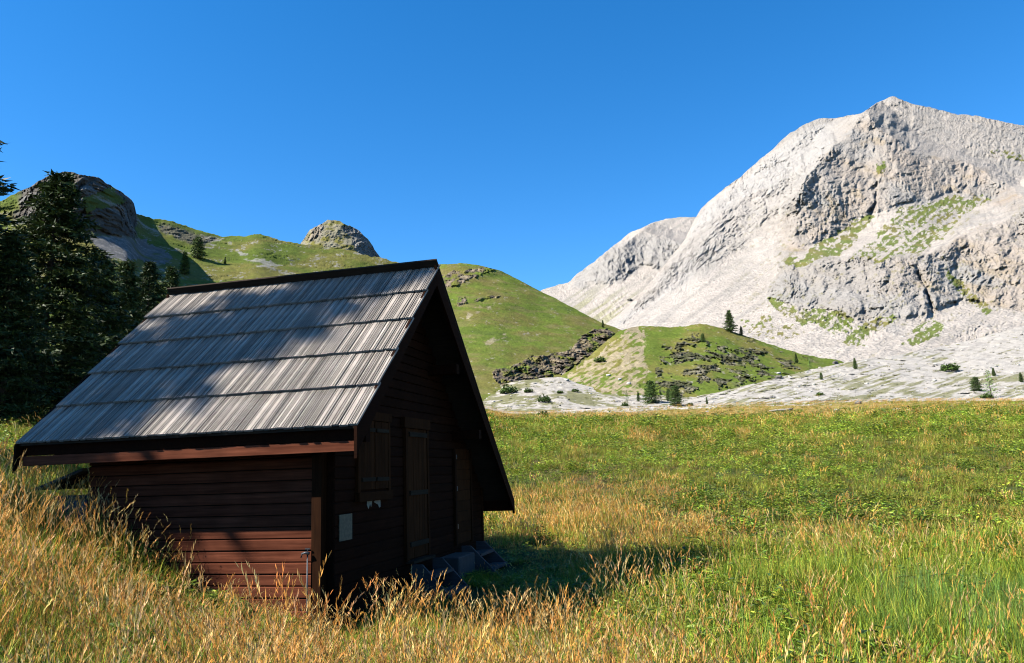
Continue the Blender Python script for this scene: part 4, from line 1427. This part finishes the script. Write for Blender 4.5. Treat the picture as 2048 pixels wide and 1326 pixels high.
def herb(rs, leaves, hgt, radius, size):
    """a dock-like plant: broad leaves on stalks at many heights"""
    V, Fc, C = [], [], []
    for i in range(leaves):
        a = rs.uniform(0, 6.28); r = radius * math.sqrt(rs.rand())
        z = hgt * rs.uniform(.35, 1.0) * (1 - .35 * (r / radius) ** 2)
        b = a + rs.normal(0, .7)
        u = A([math.cos(b), math.sin(b), rs.uniform(-.35, .55)]); u /= np.linalg.norm(u)
        s = A([-math.sin(b), math.cos(b), rs.uniform(-.35, .35)]); s /= np.linalg.norm(s)
        n = np.cross(u, s)
        l = size * rs.uniform(.6, 1.25); w = l * rs.uniform(.38, .55)
        p = A([r * math.cos(a), r * math.sin(a), z])
        c = (GRN * A([1.15, 1.05, 1]) if rs.rand() < .6 else (YGR * .95 if rs.rand() < .6 else DGR * 1.3)) * rs.uniform(.7, 1.35)
        k = len(V)
        V += [p, p + u * l * .4 + s * w * .5 + n * w * .12, p + u * l * .85 + s * w * .22, p + u * l - n * l * .12, p + u * l * .85 - s * w * .22, p + u * l * .4 - s * w * .5 + n * w * .12]
        Fc.append((k, k + 1, k + 2, k + 3)); Fc.append((k, k + 3, k + 4, k + 5))
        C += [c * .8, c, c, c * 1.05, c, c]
    return V, Fc, C


def proto_collection(name, items, mat):
    col = bpy.data.collections.new(name)
    for i, (V, Fc, C) in enumerate(items):
        me = bpy.data.meshes.new("plant_tuft")
        me.from_pydata([tuple(v) for v in V], [], Fc)
        set_col(me, np.array(C)); me.materials.append(mat)
        o = bpy.data.objects.new("plant_tuft_%02d" % i, me)
        col.objects.link(o)
    return col


def scatter(name, label, cat, col, P, idx, rot, scl, tint):
    me = bpy.data.meshes.new(name)
    me.vertices.add(len(P)); me.vertices.foreach_set("co", np.asarray(P, np.float32).ravel())
    for n, t, d in (("idx", 'INT', np.asarray(idx, np.int32)),):
        a = me.attributes.new(n, t, 'POINT'); a.data.foreach_set("value", d)
    for n, d in (("rot", rot), ("scl", scl), ("tint", tint)):
        a = me.attributes.new(n, 'FLOAT_VECTOR', 'POINT'); a.data.foreach_set("vector", np.asarray(d, np.float32).ravel())
    me.update()
    o = bpy.data.objects.new(name, me); COL.objects.link(o)
    tag(o, label, cat, kind="stuff")
    ng = bpy.data.node_groups.new(name, 'GeometryNodeTree')
    ng.interface.new_socket("Geometry", in_out='INPUT', socket_type='NodeSocketGeometry')
    ng.interface.new_socket("Geometry", in_out='OUTPUT', socket_type='NodeSocketGeometry')
    gi = ng.nodes.new("NodeGroupInput"); go = ng.nodes.new("NodeGroupOutput")
    ci = ng.nodes.new("GeometryNodeCollectionInfo"); ci.inputs["Collection"].default_value = col
    ci.inputs["Separate Children"].default_value = True; ci.inputs["Reset Children"].default_value = True
    ip = ng.nodes.new("GeometryNodeInstanceOnPoints"); ip.inputs["Pick Instance"].default_value = True

    def na(n, t):
        x = ng.nodes.new("GeometryNodeInputNamedAttribute"); x.data_type = t; x.inputs["Name"].default_value = n
        return x.outputs[0]
    L = ng.links
    L.new(gi.outputs[0], ip.inputs["Points"]); L.new(ci.outputs[0], ip.inputs["Instance"])
    L.new(na("idx", 'INT'), ip.inputs["Instance Index"])
    L.new(na("rot", 'FLOAT_VECTOR'), ip.inputs["Rotation"]); L.new(na("scl", 'FLOAT_VECTOR'), ip.inputs["Scale"])
    L.new(ip.outputs[0], go.inputs[0])
    md = o.modifiers.new("scatter", 'NODES'); md.node_group = ng
    return o


def field(rs, y0, y1, k, power, xpad=1.5, slope=.74):
    """points over the visible ground between two distances, thinning with distance"""
    out = []
    n = 60
    ys = np.geomspace(y0, y1, n + 1)
    for a, b in zip(ys[:-1], ys[1:]):
        m = (a + b) / 2
        half = slope * m + xpad
        cnt = int((b - a) * 2 * half * k / m ** power)
        out.append(np.stack([rs.uniform(-half, half, cnt), rs.uniform(a, b, cnt)], -1))
    P = np.concatenate(out)
    q = P - HO[:2]
    hx = q @ HEX[:2]; hy = q @ HEY[:2]
    inside = (hx > BX - .05) & (hx < GX + .08) & (hy > WY0 - .12) & (hy < WY1 + .1)
    stairs = (hx > GX) & (hx < GX + 1.1) & (((hy > dy0 - .1) & (hy < dy1 + .1)) | ((hy > ey0 - .1) & (hy < ey1 + .2)))
    return P[~(inside | stairs)]


def pix(P, z):
    v = np.stack([P[:, 0] - CAM[0], P[:, 1] - CAM[1], z - CAM[2]], -1)
    d = v @ _w
    return 1024 + F_PX * (v @ _r) / d, 663 - F_PX * (v @ _u) / d


def gold_map(x, y):
    """where the meadow is ripe and dry rather than green and leafy (world coordinates)"""
    n = fbm(x * .22, y * .15, 1.3, 3) + .5 * fbm(x * .9, y * .7, 6.1, 2)
    far = fbm(x * .085, y * .055, 4.9, 3)
    near_left = sstep(2.0, .3, x - .10 * (y - 6)) * sstep(12.5, 10.5, y)
    bank = sstep(-1.0, -2.6, x) * sstep(14, 11, y)
    patch = np.exp(-(((x - 1.6) / 2.6) ** 2 + ((y - 17.5) / 3.2) ** 2)) * .9
    corner = sstep(3.6, 4.8, x) * sstep(7.2, 6.0, y) * .55
    mid = np.clip(-.30 + .7 * n + .95 * far, 0, 1) * sstep(11, 14, y) * .8
    return np.clip(np.maximum.reduce([near_left * (.52 + .75 * n), bank * (.56 + .7 * n), patch * (1.0 + .3 * n), corner, mid]), 0, 1)


rs = np.random.RandomState(5)
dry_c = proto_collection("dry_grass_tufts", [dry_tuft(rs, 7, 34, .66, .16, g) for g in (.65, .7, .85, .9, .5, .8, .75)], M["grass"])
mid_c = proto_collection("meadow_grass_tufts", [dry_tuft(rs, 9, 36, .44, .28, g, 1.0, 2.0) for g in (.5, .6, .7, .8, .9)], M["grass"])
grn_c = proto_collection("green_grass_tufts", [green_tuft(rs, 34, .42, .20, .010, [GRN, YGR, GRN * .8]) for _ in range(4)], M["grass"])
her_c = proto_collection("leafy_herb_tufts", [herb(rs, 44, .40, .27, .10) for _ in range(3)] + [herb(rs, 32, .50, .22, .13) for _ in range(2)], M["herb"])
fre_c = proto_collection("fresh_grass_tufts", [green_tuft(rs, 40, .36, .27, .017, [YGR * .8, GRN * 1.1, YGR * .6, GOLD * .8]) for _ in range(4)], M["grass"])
hor_c = proto_collection("horsetail_tufts", [green_tuft(rs, 26, .52, .17, .0085, [BLU, BLU * 1.25, BLU * A([1.2, 1.1, .8])], .22, .25) for _ in range(4)], M["grass"])


def put(name, label, cat, col, nproto, P, s0, s1, tint, flat=0.0, zoff=0.0):
    n = len(P)
    z = ground_z(P[:, 0], P[:, 1]) + zoff
    pos = np.stack([P[:, 0], P[:, 1], z], -1)
    rot = np.stack([rs.normal(0, .10, n), rs.normal(0, .10, n), rs.uniform(0, 6.28, n)], -1)
    s = rs.uniform(s0, s1, n) if not hasattr(s0, '__len__') else s0 * rs.uniform(.8, 1.2, n)
    hm = height_map(P[:, 0], P[:, 1])
    scl = np.stack([s * (.5 + .5 * hm), s * (.5 + .5 * hm), s * hm * rs.uniform(.85, 1.15, n)], -1)
    return scatter(name, label, cat, col, pos, rs.randint(0, nproto, n), rot, scl, tint)


def height_map(x, y):
    """grass stays low where people walk round the hut"""
    q = np.stack([x, y], -1) - HO[:2]
    hx = q @ HEX[:2]; hy = q @ HEY[:2]
    gable = sstep(GX - .8, GX - .3, hx) * sstep(GX + 3.0, GX + 1.6, hx) * sstep(.75, 1.5, hy) * sstep(8.5, 7.0, hy)
    side = sstep(-3.6, -2.0, hx) * sstep(.3, -.3, hx) * sstep(-2.2, -.6, hy) * sstep(1.2, .6, hy)
    front = sstep(-2.8, -1.8, x) * sstep(1.4, .5, x) * sstep(6.0, 7.4, y) * sstep(12, 10, y)
    gable = np.clip(gable + .42 * front * (1 - gable), 0, 1)
    return 1 - .68 * gable - .7 * side * (1 - gable)


def tints(n, base, v=.15):
    return np.clip(np.array(base) * (1 + rs.normal(0, v, (n, 1))) * (1 + rs.normal(0, .07, (n, 3))), .3, 2.2)


# near tall grass with seed heads
P = field(rs, 2.4, 15, 600, 1.0, 2.0)
g = gold_map(P[:, 0], P[:, 1])
u = rs.rand(len(P))
horse = sstep(-.05, .35, fbm(P[:, 0] * .55, P[:, 1] * .6, 9.3, 3) + .15) * sstep(2.2, 3.2, P[:, 0] + .8 * fbm(P[:, 0] * .5, P[:, 1] * .5, 3.3, 2)) * sstep(11.3, 10.4, P[:, 1]) * sstep(6.6, 7.6, P[:, 1])
k_dry = u < g * .72 + .05
Pd = P[k_dry]
nv = fbm(Pd[:, 0] * .5, Pd[:, 1] * .5, 2.2, 3)
tn = tints(len(Pd), (1, 1, 1)); tn[:, 0] *= 1 + .15 * nv; tn[:, 2] *= 1 - .2 * nv
put("dry_grass", "tall golden seed-head grass in front of the hut", "grass", dry_c, 7, Pd, .82 + .35 * sstep(-.3, .6, nv), 0, tn)
kh = (~k_dry) & (rs.rand(len(P)) < horse * .6)
put("horsetails", "upright blue-green blades in the right foreground", "grass", hor_c, 4, P[kh], .8, 1.15, tints(kh.sum(), (1, 1, 1)))
kr = (~k_dry) & (~kh)
Pr = P[kr]
leafy = sstep(-.15, .25, fbm(Pr[:, 0] * .45, Pr[:, 1] * .4, 7.7, 3))
kl = rs.rand(len(Pr)) < leafy * .55
put("near_green_grass", "green grass between the dry stems near the camera", "grass", grn_c, 4, Pr[~kl], .9, 1.4, tints((~kl).sum(), (1.05, 1, .9)))
P_herb_near = Pr[kl]
# middle and far meadow
P2 = field(rs, 12, 150, 1150, 1.5, 3.5)
g2 = gold_map(P2[:, 0], P2[:, 1])
edge = sstep(114, 128, P2[:, 1] + 6 * fbm(P2[:, 0] * .06, P2[:, 1] * .06, 2.0, 2))
g2 = np.clip(g2 + edge, 0, 1)
kd = rs.rand(len(P2)) < sstep(.15, .55, g2) * .85 + .04
grow = np.clip(P2[:, 1] / 38, .75, 2.1)
low = 1 - .55 * sstep(85, 125, P2[:, 1])
Pm = P2[kd]
far_k = sstep(70, 120, Pm[:, 1])[:, None]
pv = fbm(Pm[:, 0] * .13, Pm[:, 1] * .09, 5.8, 3)[:, None]
tm = tints(len(Pm), (1.12, 1.1, .95)) * (1 + .3 * pv) * (1 - far_k * .1)
put("meadow_grass", "ripe yellowish grass patches across the meadow", "grass", mid_c, 5, Pm, (grow * low)[kd], 0, tm)
rest = ~kd
fr_n = fbm(P2[:, 0] * .20, P2[:, 1] * .11, 3.9, 3) + .4 * fbm(P2[:, 0] * .8, P2[:, 1] * .5, 1.9, 2)
kf = rest & (rs.rand(len(P2)) < sstep(-.35, .25, fr_n) * .75 + .12)
Pf = P2[kf]
tf = tints(len(Pf), (1.05, 1.0, .95), .16) * (1 + .25 * fbm(Pf[:, 0] * .1, Pf[:, 1] * .07, 2.8, 3)[:, None])
put("fresh_grass", "yellow-green grass between the leafy plants of the meadow", "grass", fre_c, 4, Pf, (grow * low)[kf], 0, tf)
kh2 = rest & ~kf
Ph = P2[kh2]
nb2 = fbm(Ph[:, 0] * .12, Ph[:, 1] * .08, 8.4, 3)
th = tints(len(Ph), (1.1, 1.08, 1), .2) * (1 + .4 * nb2[:, None])
pp = np.concatenate([P_herb_near, Ph]); th = np.concatenate([tints(len(P_herb_near), (1, 1, .9)), th])
gs = np.concatenate([np.full(len(P_herb_near), .72), (grow * low)[kh2]])
put("leafy_herbs", "dense green leafy plants covering the meadow", "plants", her_c, 5, pp, gs, 0, th)
print("TUFTS", len(Pd), kh.sum(), (~kl).sum(), len(Pm), len(pp))

# loose stones and thin tufts on the gravel
st_c = bpy.data.collections.new("loose_stone_shapes")
for i, me in enumerate(BW + BD[:1]):
    st_c.objects.link(bpy.data.objects.new("loose_stone_%02d" % i, me))
SP, SS, TP, TS = [], [], [], []
for i in range(1700):
    px = rs.uniform(940, 2100); py = rs.uniform(660, 826)
    h = drop_px(px, py, ("gravel_bank", "gravel_fan", "ground"))
    if not h or h[0] < 128 or h[0] > 420:
        continue
    if rs.rand() < .62:
        SP.append(h[1]); SS.append(h[0] / F_PX * (1.2 + 5.5 * rs.rand() ** 4))
    else:
        TP.append(h[1]); TS.append(rs.uniform(1.2, 2.6))
n = len(SP); s_ = np.array(SS)
scatter("gravel_stones", "loose pale stones lying on the gravel beyond the meadow", "stones", st_c, np.array(SP), rs.choice([0, 1, 0, 1, 2], n),
        np.stack([rs.normal(0, .3, n), rs.normal(0, .3, n), rs.uniform(0, 6.28, n)], -1), np.stack([s_ * 1.2, s_, s_ * .8], -1), np.ones((n, 3)))
n = len(TP); s_ = np.array(TS)
scatter("gravel_tufts", "thin grass tufts growing on the gravel beyond the meadow", "grass", fre_c, np.array(TP), rs.randint(0, 4, n),
        np.stack([np.zeros(n), np.zeros(n), rs.uniform(0, 6.28, n)], -1), np.stack([s_ * 1.3, s_ * 1.3, s_ * .7], -1), tints(n, (.9, .85, .9)))
